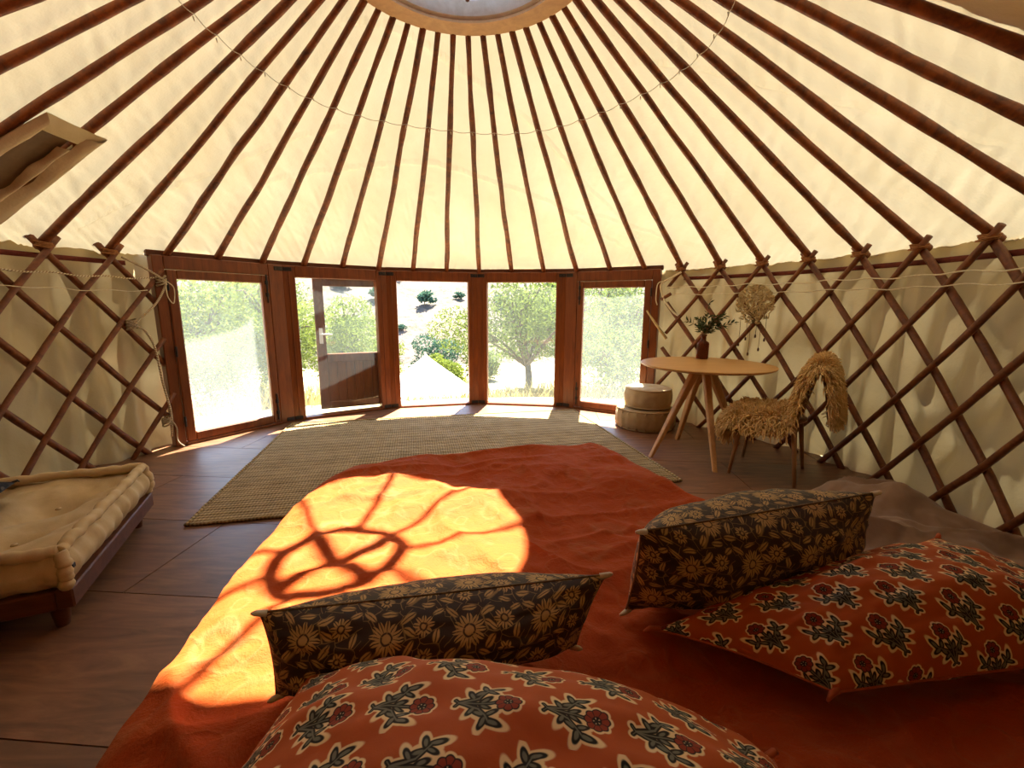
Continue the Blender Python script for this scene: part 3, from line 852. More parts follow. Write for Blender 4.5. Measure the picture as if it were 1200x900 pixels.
tag(MB().tube([pol(42.4, 2.915, 1.40), pol(40.4, 2.915, 1.34)], [.018, .018], 8).build('lattice_stub', M['lath']), 'short lattice stub sticking out under the cream webbing strap', 'stick')

# ------------------------------------------------------------------ string of fairy lights round the roof
th = np.linspace(-118, 122, 400)
P = []
for a in th:
    f = abs(math.sin(((a - AZ0) / DAZ) * math.pi))
    r_ = 1.325 + .012 * math.sin(a * .09)
    P.append(pol(a, r_, cone_z(r_) - .045 - .014 * f))
fl = tag(empty('string_lights', (0, 0, 2.6)), 'thin string of tiny lights looped under the roof poles', 'string lights')
MB().tube(np.array(P) - np.array([0, 0, 2.6]), .0022, 5).build('wire', M['fairy'], fl)
for k in range(-15, 16):
    a = AZ0 + DAZ * k
    if -118 < a < 122:
        c = pol(a, 1.325, cone_z(1.325) - .048 - 2.6)
        m_ = MB(); m_.tube([c + np.array([0, 0, .0]), c + np.array([.003, .002, -.020])], [.0035, .0025], 6); m_.build('bulb', M['cord'], fl)

# ------------------------------------------------------------------ canvas hatch in the roof (left)
def conep(az, r, off): # off = distance below the cone surface
    n = np.array([math.sin(R(az)) * SLOPE, math.cos(R(az)) * SLOPE, 1.0]); n /= np.linalg.norm(n)
    return pol(az, r, cone_z(r)) - n * off
hatch = tag(empty('roof_hatch', tuple(conep(-91, 2.4, .03))), 'rectangular stovepipe hatch of dark lining framed by canvas hems in the roof', 'hatch')
ho = np.array(hatch.location)
def strip(c, name, mat, nu=16, nv=6, off=.045, puff=.012, ragged=0.0):
    """cloth strip given by four (az, r) corners"""
    P0 = np.zeros((nu, nv, 3)); P1 = np.zeros((nu, nv, 3))
    for i in range(nu):
        for j in range(nv):
            u, v = i / (nu - 1), j / (nv - 1)
            az = (c[0][0] * (1 - u) + c[1][0] * u) * (1 - v) + (c[3][0] * (1 - u) + c[2][0] * u) * v
            r_ = (c[0][1] * (1 - u) + c[1][1] * u) * (1 - v) + (c[3][1] * (1 - u) + c[2][1] * u) * v
            if ragged: r_ += 0; az += ragged * (vnoise(u * 9, j * .3, 3)) * (v if True else 0)
            o_ = off + puff * math.sin(math.pi * v) + .004 * float(vnoise(u * 6, v * 2, 7))
            P0[i, j] = conep(az, r_, o_) - ho; P1[i, j] = conep(az, r_, o_ - .006) - ho
    m_ = MB(); m_.grid(P0); m_.grid(P1[::-1])
    return m_.build(name, mat, hatch)
strip([(-95.2, 2.17), (-89.5, 2.18), (-89.5, 2.9), (-95.2, 2.9)], 'lining', M['flap_dark'], off=.036, puff=.002)
strip([(-95.5, 2.09), (-86.0, 2.10), (-86.6, 2.19), (-94.2, 2.18)], 'top_hem', M['roof'], off=.050, puff=.004)
strip([(-86.0, 2.10), (-86.6, 2.95), (-88.6, 2.95), (-88.6, 2.14)], 'side_hem', M['flap'], 26, 6, .050, .020, .5)
strip([(-89.0, 2.20), (-89.0, 2.95), (-90.4, 2.95), (-90.2, 2.24)], 'rolled_edge', M['flap'], 26, 6, .052, .022, .5)
strip([(-95.5, 2.09), (-97.2, 2.9), (-94.6, 2.9), (-93.8, 2.16)], 'side_hem', M['flap'], 26, 6, .050, .016, .5)
# ------------------------------------------------------------------ outdoors: ground, hill, trees, tent
def terr(x, y):
    d = np.hypot(x, y)
    front = np.clip((y / (d + 1e-6) + .35) / .6, 0, 1)
    z = -.17 - .17 * np.clip(d - 4.0, 0, 12) * front
    z = z - 1.15 * np.exp(-(((x + 2.14) / 2.6) ** 2 + ((y - 9.6) / 2.4) ** 2))
    z = z + .04 * fbm(x * .8, y * .8, 5, 3) * np.clip((d - 4) / 3, 0, 1)
    return z
az = np.radians(np.linspace(-180, 180, 181))[:, None]; dd = (np.linspace(0, 1, 60) ** 1.6 * 26.7 + 3.3)[None, :]
X = dd * np.sin(az); Y = dd * np.cos(az)
P = np.stack([X, Y, terr(X, Y)], 2)
tag(MB().grid(P).build('ground', M['ground']), kind='structure')
def hillz(x, y):
    d = np.hypot(x, y)
    return -3.2 + .50 * np.clip(d - 21, 0, 60) - .0022 * np.clip(d - 21, 0, 60) ** 2 + 1.0 * fbm(x * .12, y * .12, 9, 3) * np.clip((d - 21) / 10, 0, 1) - .6
az = np.radians(np.linspace(-115, 115, 150))[:, None]; dd = np.linspace(20, 85, 70)[None, :]
X = dd * np.sin(az); Y = dd * np.cos(az)
tag(MB().grid(np.stack([X, Y, hillz(X, Y)], 2)).build('hill', M['hill']), kind='structure')

def leaves(n, blobs, ll, lw, rng, hollow=.45):
    """n leaf blades in a cloud of ellipsoids (x, y, z, rx, ry, rz)"""
    B = np.array(blobs); w = B[:, 3] * B[:, 4] * B[:, 5]; w = w / w.sum()
    idx = rng.choice(len(B), n, p=w)
    d = rng.normal(size=(n, 3)); d /= np.linalg.norm(d, axis=1)[:, None]
    rad = hollow + (1 - hollow) * rng.random(n) ** .6
    c = B[idx, :3] + d * B[idx, 3:] * rad[:, None]
    a = rng.normal(size=(n, 3)); a /= np.linalg.norm(a, axis=1)[:, None]
    b = np.cross(a, rng.normal(size=(n, 3))); b /= np.linalg.norm(b, axis=1)[:, None]
    L = ll * (.6 + .8 * rng.random(n))[:, None]; Wd = lw * (.7 + .6 * rng.random(n))[:, None]
    v = np.stack([c - a * L / 2, c + b * Wd / 2, c + a * L / 2, c - b * Wd / 2], 1).reshape(-1, 3)
    f = np.arange(4 * n).reshape(-1, 4)
    return v, f
def tree(name, x, y, h, blobs, n, ll, lw, leaf, label, cat, seed, trunk=.09, group=None, z0=None):
    rng = np.random.default_rng(seed)
    z = float(terr(np.array(x), np.array(y))) if z0 is None else z0
    root = tag(empty(name, (x, y, z - .03)), label, cat, group)
    m_ = MB()
    top = np.array([.1 * h * rng.normal(), .1 * h * rng.normal(), h * .42])
    m_.tube(spline([(0, 0, 0), top * .5 + rng.normal(size=3) * .05, top], 8), np.linspace(trunk, trunk * .7, 8), 8)
    for b in blobs:
        e = np.array(b[:3]) + rng.normal(size=3) * .1
        m_.tube(spline([top * .8, (top + e) / 2 + rng.normal(size=3) * .12, e], 8), np.linspace(trunk * .55, trunk * .12, 8), 6)
        for q in range(3):
            e2 = e + rng.normal(size=3) * np.array(b[3:]) * .55
            m_.tube([e * .6 + top * .4, (e + e2) / 2 + rng.normal(size=3) * .05, e2], [trunk * .3, trunk * .2, trunk * .06], 5)
    m_.build('trunk', M['trunk'], root)
    mb_ = MB(); mb_.add(*leaves(n, blobs, ll, lw, rng))
    tag(mb_.build('foliage', M[leaf], root, False), kind='stuff')
    return root
def blobset(cx, cz, spread, rr, k, seed):
    rng = np.random.default_rng(seed)
    return [(cx + spread * rng.normal() * .7, spread * rng.normal() * .6, cz + rr * .55 * rng.normal(), rr * (.7 + .5 * rng.random()), rr * (.7 + .5 * rng.random()), rr * (.55 + .4 * rng.random())) for _ in range(k)]
tree('olive_tree', .62, 7.6, 2.6, blobset(.05, 2.1, .85, .72, 9, 3), 8000, .10, .032, 'olive', 'olive tree with forked trunk seen through the fourth glazed bay', 'tree', 11, .10)
tree('olive_tree', -5.1, 7.4, 3.0, blobset(0, 2.1, .7, .75, 8, 4), 9000, .10, .034, 'bright_leaf', 'leafy green tree behind the open door leaf in the second bay', 'tree', 12, .12)
tree('olive_tree', -7.0, 5.6, 3.0, blobset(0, 2.2, 1.0, .95, 9, 5), 9000, .12, .04, 'olive', 'grey-green tree behind the dusty glass of the leftmost bay, nearest', 'tree', 13, .12)
tree('olive_tree', -8.6, 9.0, 3.4, blobset(0, 2.6, 1.3, 1.1, 9, 6), 9000, .15, .05, 'bright_leaf', 'farther tree behind the dusty glass of the leftmost bay', 'tree', 14, .14)
tree('olive_tree', 3.6, 9.6, 3.0, blobset(0, 2.5, 1.1, 1.0, 9, 7), 9000, .13, .045, 'olive', 'tall pale tree behind the dusty glass of the rightmost bay', 'tree', 15, .13)
tree('olive_tree', 2.6, 14.5, 3.4, blobset(0, 3.0, 1.5, 1.2, 9, 8), 9000, .16, .06, 'bright_leaf', 'large tree beyond the olive tree of the fourth bay', 'tree', 16, .14)
tree('olive_tree', -4.9, 11.2, 2.8, blobset(0, 2.0, .8, .8, 8, 19), 8000, .12, .04, 'bright_leaf', 'light green tree seen through the glass of the open door leaf', 'tree', 18, .10)
tree('bush', 2.75, 7.3, 1.4, blobset(0, .9, .6, .7, 8, 29), 5000, .10, .04, 'olive', 'grey-green bush low behind the dusty glass of the rightmost bay', 'bush', 58, .05)
tree('bush', -6.3, 6.6, 1.4, blobset(0, .9, .7, .7, 8, 30), 5000, .10, .04, 'bright_leaf', 'green bush low behind the dusty glass of the leftmost bay', 'bush', 59, .05)
tree('olive_tree', -9.5, 14.0, 3.4, blobset(0, 3.2, 1.6, 1.2, 9, 9), 9000, .16, .06, 'olive', 'distant tree between the second bay and the open door leaf', 'tree', 17, .14)
for k, (x, y, s_, lf, lb) in enumerate([(-4.6, 14.0, 1.0, 'teal_leaf', 'blue-green bush behind the left slope of the white tent'), (-2.3, 15.5, .95, 'bright_leaf', 'light green bush behind the right slope of the white tent'),
                                        (-3.5, 18.0, 1.2, 'teal_leaf', 'blue-green bush above the tip of the white tent'), (-1.0, 17.5, 1.0, 'olive', 'grey-green bush at the right edge of the third bay'), (-6.2, 18.5, 1.2, 'bright_leaf', 'light green bush at the left edge of the third bay')]):
    tree('bush', x, y, 1.3 * s_, blobset(0, .75 * s_, .5, .6 * s_, 7, 20 + k), 3500, .14, .06, lf, lb, 'bush', 40 + k, .05)
# bushes dotted over the hillside
rng = np.random.default_rng(5)
proto = None; n_b = 0; used = []
for k in range(150):
    a = R(rng.uniform(-62, 42) if k < 60 else rng.uniform(-24, 0)); d = rng.uniform(26, 58)
    x, y = d * math.sin(a), d * math.cos(a)
    if any((x - p) ** 2 + (y - q) ** 2 < 2.6 ** 2 for p, q in used): continue
    used.append((x, y)); z = float(hillz(np.array(x), np.array(y)))
    if proto is None:
        proto = tree('hillside_bush', x, y, 1.0, blobset(0, .6, .45, .55, 5, 60), 420, .36, .2, 'teal_leaf', 'small round bush dotted on the rocky hillside', 'bush', 61, .05, 'bushes on the hillside', z)
        o = proto
    else:
        o = copy_tree(proto); o.location = (x, y, z)
    s_ = rng.uniform(.35, .8); o.scale = (s_, s_, s_ * rng.uniform(.7, 1)); o.rotation_euler = (0, 0, rng.uniform(0, 6.28))
# dry grass by the openings
rng = np.random.default_rng(8); m_ = MB(); V = []; Fc = []
for (cx, cy, sx, sy, n, hh) in ((-4.3, 6.4, .8, .6, 900, .55), (.8, 7.0, 1.8, .5, 1100, .35), (-1.6, 5.6, 2.2, .5, 500, .14), (-6.4, 4.6, 1.5, .8, 700, .3), (3.0, 7.5, 1.2, .8, 700, .35)):
    px = cx + sx * rng.normal(size=n); py = cy + sy * rng.normal(size=n); pz = terr(px, py)
    h = hh * (.5 + rng.random(n)); dx = .4 * h * rng.normal(size=n); dy = .4 * h * rng.normal(size=n); w_ = .006 + .008 * rng.random(n)
    for q in range(n):
        i = len(V); V += [(px[q] - w_[q], py[q], pz[q] - .02), (px[q] + w_[q], py[q], pz[q] - .02), (px[q] + dx[q], py[q] + dy[q], pz[q] + h[q])]; Fc.append((i, i + 1, i + 2))
m_.add(V, Fc)
tag(m_.build('dry_grass', M['drygrass'], None, False), 'dry yellow grass growing outdoors in front of the bays', 'grass', kind='stuff')

# white bell tent
tx, ty = -2.14, 9.5; tz = float(terr(np.array(tx), np.array(ty)))
tent = tag(empty('bell_tent', (tx, ty, tz)), 'white conical bell tent standing outdoors beyond the open third bay', 'tent')
ht = -.10 - tz
prof = [(2.28, .03), (2.26, .45), (2.27, .50)] + [(2.27 * (1 - t) ** 1.03 + .02, .50 + (ht - .50) * t) for t in np.linspace(.04, 1, 16)]
n = 80; Pt = np.zeros((n, len(prof), 3))
for i in range(n):
    a = 2 * math.pi * i / n
    for j, (r_, z_) in enumerate(prof):
        sag = 1 - .03 * abs(math.sin(a * 8)) * (1 if 1 < j < len(prof) - 2 else .3)
        Pt[i, j] = (r_ * sag * math.cos(a), r_ * sag * math.sin(a), z_)
MB().grid(Pt, None, True).build('canvas', M['tent'], tent)
MB().tube([(0, 0, ht - .05), (0, 0, ht + .06)], .02, 8).build('pole_tip', M['twig'], tent)
MB().lathe([(.10, ht - .10), (.035, ht + .01), (.025, ht + .02)], 20).build('cap', M['tent'], tent)

# ------------------------------------------------------------------ jute rug
ra = R(12.5); rl, rw = 3.20, 2.25
nx, ny = 170, 110
U, V_ = np.meshgrid(np.linspace(0, rl, nx), np.linspace(0, rw, ny), indexing='ij')
zr = .011 + .0022 * np.sin(V_ * 2 * math.pi / .058) + .0025 * vnoise(U * 3, V_ * 3, 2)
edge = np.minimum(np.minimum(U, rl - U), np.minimum(V_, rw - V_))
zr = zr * np.clip(edge / .012 + .25, 0, 1)
Ux = U + .006 * vnoise(V_ * 12, U * 0, 3) * (U < .03); 
m_ = MB(); m_.grid(np.stack([Ux, V_ + .006 * vnoise(U * 12, 0 * U, 4) * (V_ < .03), zr], 2))
rug = tag(empty('jute_rug', (-1.60, -.26, 0.001), ra), 'woven natural jute rug under the foot of the bed', 'rug')
m_.build('weave', M['jute'], rug)
per = [(0, 0), (rl, 0), (rl, rw), (0, rw)]
pp = []
for k in range(4):
    p0, p1 = np.array(per[k]), np.array(per[(k + 1) % 4])
    for t in np.linspace(0, 1, 60, endpoint=False):
        q = p0 + (p1 - p0) * t; pp.append((q[0] + .004 * random.uniform(-1, 1), q[1] + .004 * random.uniform(-1, 1), .009))
MB().tube(pp, .009, 6, closed=True).build('braided_border', M['jute'], rug)

# ------------------------------------------------------------------ bed and velvet bedspread
OUT = [(-.53, -.60), (-.40, -.49), (.03, -.31), (.50, -.20), (.71, -.165), (.82, -.235), (.94, -.56), (1.09, -.98), (1.30, -1.43), (1.47, -1.74), (1.58, -2.10), (1.50, -2.32),
       (.70, -2.36), (-.20, -2.34), (-.42, -2.22), (-.435, -1.99), (-.475, -1.78), (-.535, -1.40), (-.575, -1.0), (-.57, -.78)]
BED_Z = .50
def closed_spline(pts, n):
    pts = np.array(pts); m = len(pts); out = []
    for t in np.linspace(0, m, n, endpoint=False):
        i = int(t); u = t - i
        p0, p1, p2, p3 = pts[(i - 1) % m], pts[i % m], pts[(i + 1) % m], pts[(i + 2) % m]
        out.append(.5 * ((2 * p1) + (-p0 + p2) * u + (2 * p0 - 5 * p1 + 4 * p2 - p3) * u * u + (-p0 + 3 * p1 - 3 * p2 + p3) * u ** 3))
    return np.array(out)
no = 300
outl = closed_spline(OUT, no); cen = np.array([.40, -1.35])
bed = tag(empty('bed', (.40, -1.35, 0)), 'low double bed hidden under the rust bedspread', 'bed')
def prism(scale, z0, z1, name, mat, rnd=.03):
    o_ = (outl - cen) * scale
    rows = [(1, z0), (1, z1 - rnd), (.985, z1 - rnd * .3), (.96, z1)] + [(t, z1) for t in (.7, .3, .02)]
    P = np.stack([np.concatenate([o_ * s_, np.full((no, 1), z_)], 1) for s_, z_ in rows], 1)
    m_ = MB(); m_.grid(P, None, True); return m_.build(name, mat, bed)
prism(.90, .12, .26, 'base', M['darkwood'])
prism(.93, .262, .435, 'mattress', M['linen'])
for (x, y) in ((-.75, .45), (.28, .85), (-.55, -.75), (.85, -.8)):
    MB().box(x - .03, x + .03, y - .03, y + .03, 0, .13, .005).build('leg', M['darkwood'], bed, False)

nt = 110
tt = 1 - (1 - np.linspace(0.01, 1, nt)) ** 1.25
PX = cen[0] + (outl[:, 0] - cen[0])[:, None] * tt[None, :]; PY = cen[1] + (outl[:, 1] - cen[1])[:, None] * tt[None, :]
a12 = R(16); xr = PX * math.cos(a12) + PY * math.sin(a12); yr = -PX * math.sin(a12) + PY * math.cos(a12)
def ridged(x, y, s): return 1 - np.abs(vnoise(x, y, s))
wr = 1.5 * (.010 * ridged(xr * 1.6 + .4 * yr, yr * 7.5, 3) ** 3 + .012 * ridged(xr * 5 + yr * 2, yr * 3.2 - xr, 7) ** 4 + .012 * fbm(xr * 2.4, yr * 2.4, 11, 3) \
    + .0035 * ridged(xr * 14, yr * 14, 5) ** 2 + .003 * vnoise(xr * 18, yr * 18, 8)) - .008
diag = .018 * ridged((xr + yr) * 5.0 + .6 * vnoise(xr * 3, yr * 3, 2), (xr - yr) * .8, 14) ** 5 * np.clip((-1.35 - PY) * 2.5, 0, 1)
ez = np.clip((tt - .90) / .10, 0, 1)[None, :]
PZ = BED_Z + (wr + diag - .012) * (1 - .4 * ez) - .022 * ez ** 2.5
skr = 16
ang = np.linspace(0, 2 * math.pi, no, endpoint=False)[:, None]
sk = np.linspace(0, 1, skr + 1)[1:][None, :]
nrm = np.roll(outl, -1, 0) - np.roll(outl, 1, 0); nrm = np.stack([nrm[:, 1], -nrm[:, 0]], 1); nrm /= np.linalg.norm(nrm, axis=1)[:, None]
if ((outl - cen) * nrm).sum() < 0: nrm = -nrm
per_s = np.cumsum(np.r_[0, np.linalg.norm(np.diff(outl, axis=0), axis=1)])[:, None]
flare = .022 * np.sin(sk * math.pi * .5) + .020 * sk * (np.sin(per_s * 14 + 2 * vnoise(per_s * 1.3, 0 * per_s, 4)) + .6)
SX = outl[:, 0][:, None] + nrm[:, 0][:, None] * flare; SY = outl[:, 1][:, None] + nrm[:, 1][:, None] * flare
z_edge = PZ[:, -1][:, None]
SZ = z_edge + (.035 - z_edge) * sk ** 1.0
Pc = np.concatenate([np.stack([PX, PY, PZ], 2), np.stack([SX, SY, np.broadcast_to(SZ, SX.shape)], 2)], 1)
UVc = np.concatenate([np.stack([PX, PY], 2), np.stack([SX + nrm[:, 0][:, None] * sk * .45, SY + nrm[:, 1][:, None] * sk * .45], 2)], 1)
m_ = MB(); m_.grid(Pc, UVc, True)
m_.add([Pc[i, 0] for i in range(no)], [tuple(range(no))], [UVc[i, 0] for i in range(no)])
bs = m_.build('bedspread', M['velvet'])
tag(bs, 'crumpled rust velvet bedspread draped over the bed', 'bedspread')

# ------------------------------------------------------------------ cushions
def cushion(name, label, corners, size, up, dn, mat, edge, group=None, pinch=.07, n=(70, 50), seed=1, ear=.03, cat='cushion', tip=None, flip=(1, 1), crease=.012, tipn=(0, 1, 2, 3)):
    """corners c00, c10, c11, c01 ; up / dn = bulge on the two faces"""
    c = [np.array(p, float) for p in corners]
    base = np.mean(c, 0); base[2] = min(p[2] for p in c)
    root = tag(empty(name, tuple(base)), label, cat, group)
    nu, nv = n
    u = np.linspace(-1, 1, nu)[:, None]; v = np.linspace(-1, 1, nv)[None, :]
    u = np.sin(u * math.pi / 2 * .86) / math.sin(math.pi / 2 * .86); v = np.sin(v * math.pi / 2 * .86) / math.sin(math.pi / 2 * .86)
    up_ = u * (1 - pinch * (1 - v ** 2)); vp_ = v * (1 - pinch * (1 - u ** 2))
    s_ = (up_ + 1) / 2; t_ = (vp_ + 1) / 2
    Pm = (c[0] * ((1 - s_) * (1 - t_))[..., None] + c[1] * (s_ * (1 - t_))[..., None] + c[2] * (s_ * t_)[..., None] + c[3] * ((1 - s_) * t_)[..., None])
    N = np.cross(c[2] - c[0], c[3] - c[1]); N /= np.linalg.norm(N)
    th_ = ((1 - np.abs(u) ** 2.3) * (1 - np.abs(v) ** 2.3)) ** .62
    # gathers radiating from the edges
    gat = crease * (fbm(u * 3.2, v * 3.2, seed, 3)) * th_ ** .5 + .006 * vnoise(u * 9 + v * 2, v * 9, seed + 4) * (1 - th_) * (th_ > .02)
    gat = gat * np.clip(th_ * 3, 0, 1)
    uvm = np.stack([np.broadcast_to(u * size[0] / 2 * flip[0], (nu, nv)), np.broadcast_to(v * size[1] / 2 * flip[1], (nu, nv))], 2)
    A_ = Pm + N * (th_ * up + gat)[..., None] - base
    B_ = Pm - N * (th_ * dn + gat * .5)[..., None] - base
    def arc(S):   # lay the print out along the cloth itself
        lu = np.concatenate([np.zeros((1, nv)), np.cumsum(np.linalg.norm(np.diff(S, axis=0), axis=2), 0)], 0); lu = lu - lu[nu // 2][None, :]
        lv = np.concatenate([np.zeros((nu, 1)), np.cumsum(np.linalg.norm(np.diff(S, axis=1), axis=2), 1)], 1); lv = lv - lv[:, nv // 2][:, None]
        return np.stack([lu * flip[0], lv * flip[1]], 2)
    m_ = MB(); m_.grid(A_, arc(A_)); m_.grid(B_[::-1], arc(B_)[::-1] + np.array([.37, .23]))
    m_.build('cover', mat, root)
    per = [(i, 0) for i in range(nu)] + [(nu - 1, j) for j in range(1, nv)] + [(i, nv - 1) for i in range(nu - 2, -1, -1)] + [(0, j) for j in range(nv - 2, 0, -1)]
    MB().tube([Pm[i, j] - base for i, j in per], .0026, 6, closed=True).build('piping', edge, root)
    for q, (i, j) in enumerate(((0, 0), (nu - 1, 0), (nu - 1, nv - 1), (0, nv - 1))):
        if q not in tipn: continue
        p = Pm[i, j] - base; d = Pm[i, j] - (Pm[nu // 2, nv // 2]); d /= np.linalg.norm(d)
        pts = [p - d * .012, p + d * ear * .5 + N * .004, p + d * ear + np.array([0, 0, -.004])]
        MB().tube(pts, [.007, .0055, .0025], 7).build('corner_tip', tip or edge, root)
    return root
# near rust cushion, lying in front
cushion('print_cushion', 'rust cushion with grey floral block print nearest the viewer', [(-.16, -2.44, .600), (.68, -2.48, .600), (.705, -1.970, .530), (-.09, -1.875, .595)], (.78, .54), .215, .060, M['rust_print'], M['rust_edge'],
        'rust printed cushions', .03, (110, 80), 3, .02, flip=(1, 1))
# brown cushion leaning behind it
cushion('print_cushion', 'long brown cushion with tan flower print leaning on the nearest rust cushion', [(-.165, -1.865, .530), (.415, -1.745, .535), (.475, -1.735, .700), (-.195, -1.840, .688)], (.70, .33), .100, .150, M['brown_print'], M['brown_edge'],
        'brown printed cushions', .022, (100, 60), 5, .016, tip=M['pale_edge'])
# brown cushion standing on the right
cushion('print_cushion', 'brown cushion with golden flower print standing upright on the right', [(.555, -1.625, .530), (1.235, -1.440, .560), (1.215, -1.515, .790), (.560, -1.690, .775)], (.72, .36), .100, .150, M['brown_print'], M['brown_edge'],
        'brown printed cushions', .022, (100, 60), 9, .016, tip=M['pale_edge'])
# rust cushion lying on the right
cushion('print_cushion', 'rust cushion with grey floral block print lying flat at the right edge', [(.600, -1.705, .545), (.885, -1.865, .545), (1.66, -1.80, .58), (1.52, -1.40, .60)], (.34, .76), .130, .055, M['rust_print'], M['rust_edge'],
        'rust printed cushions', .05, (80, 110), 13, .025, flip=(-1, 1))

# ------------------------------------------------------------------ taupe blanket heaped between the bed and the wall
OB = [(1.50, -.62), (1.85, -.12), (2.25, .16), (2.62, .22), (2.84, .02), (2.88, -.45), (2.78, -.95), (2.50, -1.42), (2.05, -1.66), (1.75, -1.60), (1.52, -1.28), (1.42, -.95)]
nb = 160; ob = closed_spline(OB, nb); cb_ = np.array([2.12, -.72])
tb = np.linspace(.01, 1, 60)[None, :]
BX = cb_[0] + (ob[:, 0] - cb_[0])[:, None] * tb; BY = cb_[1] + (ob[:, 1] - cb_[1])[:, None] * tb
hb = .19 * (1 - tb ** 3) + .10 * np.exp(-(((BX - 2.25) * .82 + (BY + .15) * .57) / .20) ** 2) * (1 - tb ** 6) + .16 * np.exp(-(((BX - 1.8) / .35) ** 2 + ((BY + 1.35) / .3) ** 2)) \
    + .05 * fbm(BX * 3.0 - BY, BY * 3.0, 21, 4) + .11 * ridged((BX * .55 + BY * .83) * 3.6, (BX - BY) * .8, 25) ** 5
hb = np.clip(hb * (1 - tb ** 10), 0, 1) + .006
m_ = MB(); m_.grid(np.stack([BX, BY, hb], 2), None, True); m_.add([(BX[i, 0], BY[i, 0], hb[i, 0]) for i in range(nb)], [tuple(range(nb))])
tag(m_.build('blanket', M['taupe']), 'taupe blanket heaped on the floor between bed and lattice wall', 'blanket')

# ------------------------------------------------------------------ daybed with futon mattress
DA = R(180 + 25.0)      # local +x runs along the length away from the visible end, +y = towards the viewer's left back
ld = np.array([math.cos(DA), math.sin(DA)])
c0 = np.array([-1.445, -1.05]); wd = np.array([-.4226, .9063])
DL, DW = 1.05, .93
db = tag(empty('daybed', (c0[0], c0[1], 0), DA), 'low dark wooden daybed frame with tapered legs under the cream futon', 'daybed')
# local y axis = rotate(ld, 90deg) ; the width goes along wd = -y
MB().box(-.02, .035, -DW - .02, .02, .095, .175, .006).build('end_rail', M['darkwood'], db, False)
MB().box(.035, DL, -.015, .02, .095, .175, .006).build('side_rail', M['darkwood'], db, False)
MB().box(.035, DL, -DW - .02, -DW + .015, .095, .175, .006).build('side_rail', M['darkwood'], db, False)
MB().box(DL, DL + .04, -DW - .02, .02, .095, .175, .006).build('end_rail', M['darkwood'], db, False)
for k in range(7):
    x = .08 + k * (DL - .12) / 6
    MB().box(x, x + .07, -DW + .012, -.012, .150, .168, .003).build('slat', M['darkwood'], db, False)
for (x, y) in ((.05, -.04), (.05, -DW + .04), (DL - .05, -.04), (DL - .05, -DW + .04)):
    MB().lathe([(.020, 0), (.022, .004), (.034, .105), (.034, .11)], 14, (x, y, 0)).build('leg', M['darkwood'], db)

ft = tag(empty('futon_mattress', (c0[0], c0[1], .17), DA), 'cream tufted futon mattress with rolled edges on the daybed', 'mattress')
nu, nv = 90, 80
fu = np.linspace(0, 1, nu)[:, None]; fv = np.linspace(0, 1, nv)[None, :]
fx = .01 + fu * (DL - .0); fy = -(.005 + fv * (DW - .01))
dedge = np.minimum(np.minimum(fu * DL, (1 - fu) * DL), np.minimum(fv * DW, (1 - fv) * DW))
tuft = 0
for (tx_, ty_) in [(.26, .28), (.26, .64), (.62, .46), (.62, .12), (.62, .82), (.95, .28), (.95, .64)]:
    tuft = tuft + np.exp(-(((fx - tx_) / .07) ** 2 + ((-fy - ty_) / .07) ** 2)) + .6 * np.exp(-np.abs((fx - tx_) * .8 + (-fy - ty_) * .6) / .035) * np.exp(-(((fx - tx_) / .22) ** 2 + ((-fy - ty_) / .22) ** 2))
fz = .150 + .030 * np.clip(dedge / .16, 0, 1) ** .6 * 0 - .020 * np.clip(dedge / .10, 0, 1) - .045 * tuft + .024 * np.sin(fx * 9 - fy * 3 + 1.0) * np.clip(dedge / .2, 0, 1) + .020 * fbm(fx * 5, fy * 5, 4, 3)
m_ = MB(); m_.grid(np.stack(np.broadcast_arrays(fx, fy, fz), 2))
# bulging sides
per = [(i / 60, 0) for i in range(60)] + [(1, j / 50) for j in range(50)] + [(1 - i / 60, 1) for i in range(60)] + [(0, 1 - j / 50) for j in range(50)]
per = np.array(per); nper = len(per)
px_ = .01 + per[:, 0] * DL; py_ = -(.005 + per[:, 1] * (DW - .01))
ctr = np.array([DL / 2, -DW / 2]); od = np.stack([np.where(per[:, 0] <= 0, -1, np.where(per[:, 0] >= 1, 1, 0)), np.where(per[:, 1] <= 0, 1, np.where(per[:, 1] >= 1, -1, 0))], 1).astype(float)
od /= np.linalg.norm(od, axis=1)[:, None] + 1e-9
rows = []
for t in np.linspace(0, 1, 16):
    b_ = .055 * math.sin(math.pi * (.12 + .80 * t)) - .020 + .010 * vnoise(np.arange(nper) * .35, np.full(nper, t * 2.0), 6)
    b_ = b_ + .007 * np.sin(np.arange(nper) * 1.1 + 2 * t)
    z_ = .152 * (1 - t) + .006 * t
    rows.append(np.stack([px_ + od[:, 0] * b_, py_ + od[:, 1] * b_, np.full(nper, z_)], 1))
m_.grid(np.stack(rows, 1), None, True)
m_.build('stuffed_cover', M['futon'], ft)
def roll(pts, n, name='rolled_edge', rad=.021, seed=0):
    P = spline(pts, n); t = np.arange(n)
    rr_ = rad * (1 + .16 * np.abs(np.sin(t * .55)) + .10 * vnoise(t * .3, 0 * t, seed))
    P = P + np.stack([.005 * vnoise(t * .2, 0 * t, seed + 1), .005 * vnoise(t * .2, 0 * t, seed + 2), .006 * vnoise(t * .2, 0 * t, seed + 3)], 1)
    return MB().tube(P, rr_, 9).build(name, M['futon'], ft)
roll([(.005, .0, .160), (.004, -DW * .3, .168), (.004, -DW * .7, .166), (.005, -DW, .172)], 90, seed=1)
roll([(.005, .0, .160), (DL * .3, .004, .166), (DL * .7, .004, .164), (DL, .0, .17)], 90, seed=2)
roll([(.005, -DW, .172), (DL * .3, -DW, .176), (DL * .7, -DW, .17), (DL, -DW, .17)], 90, seed=3)
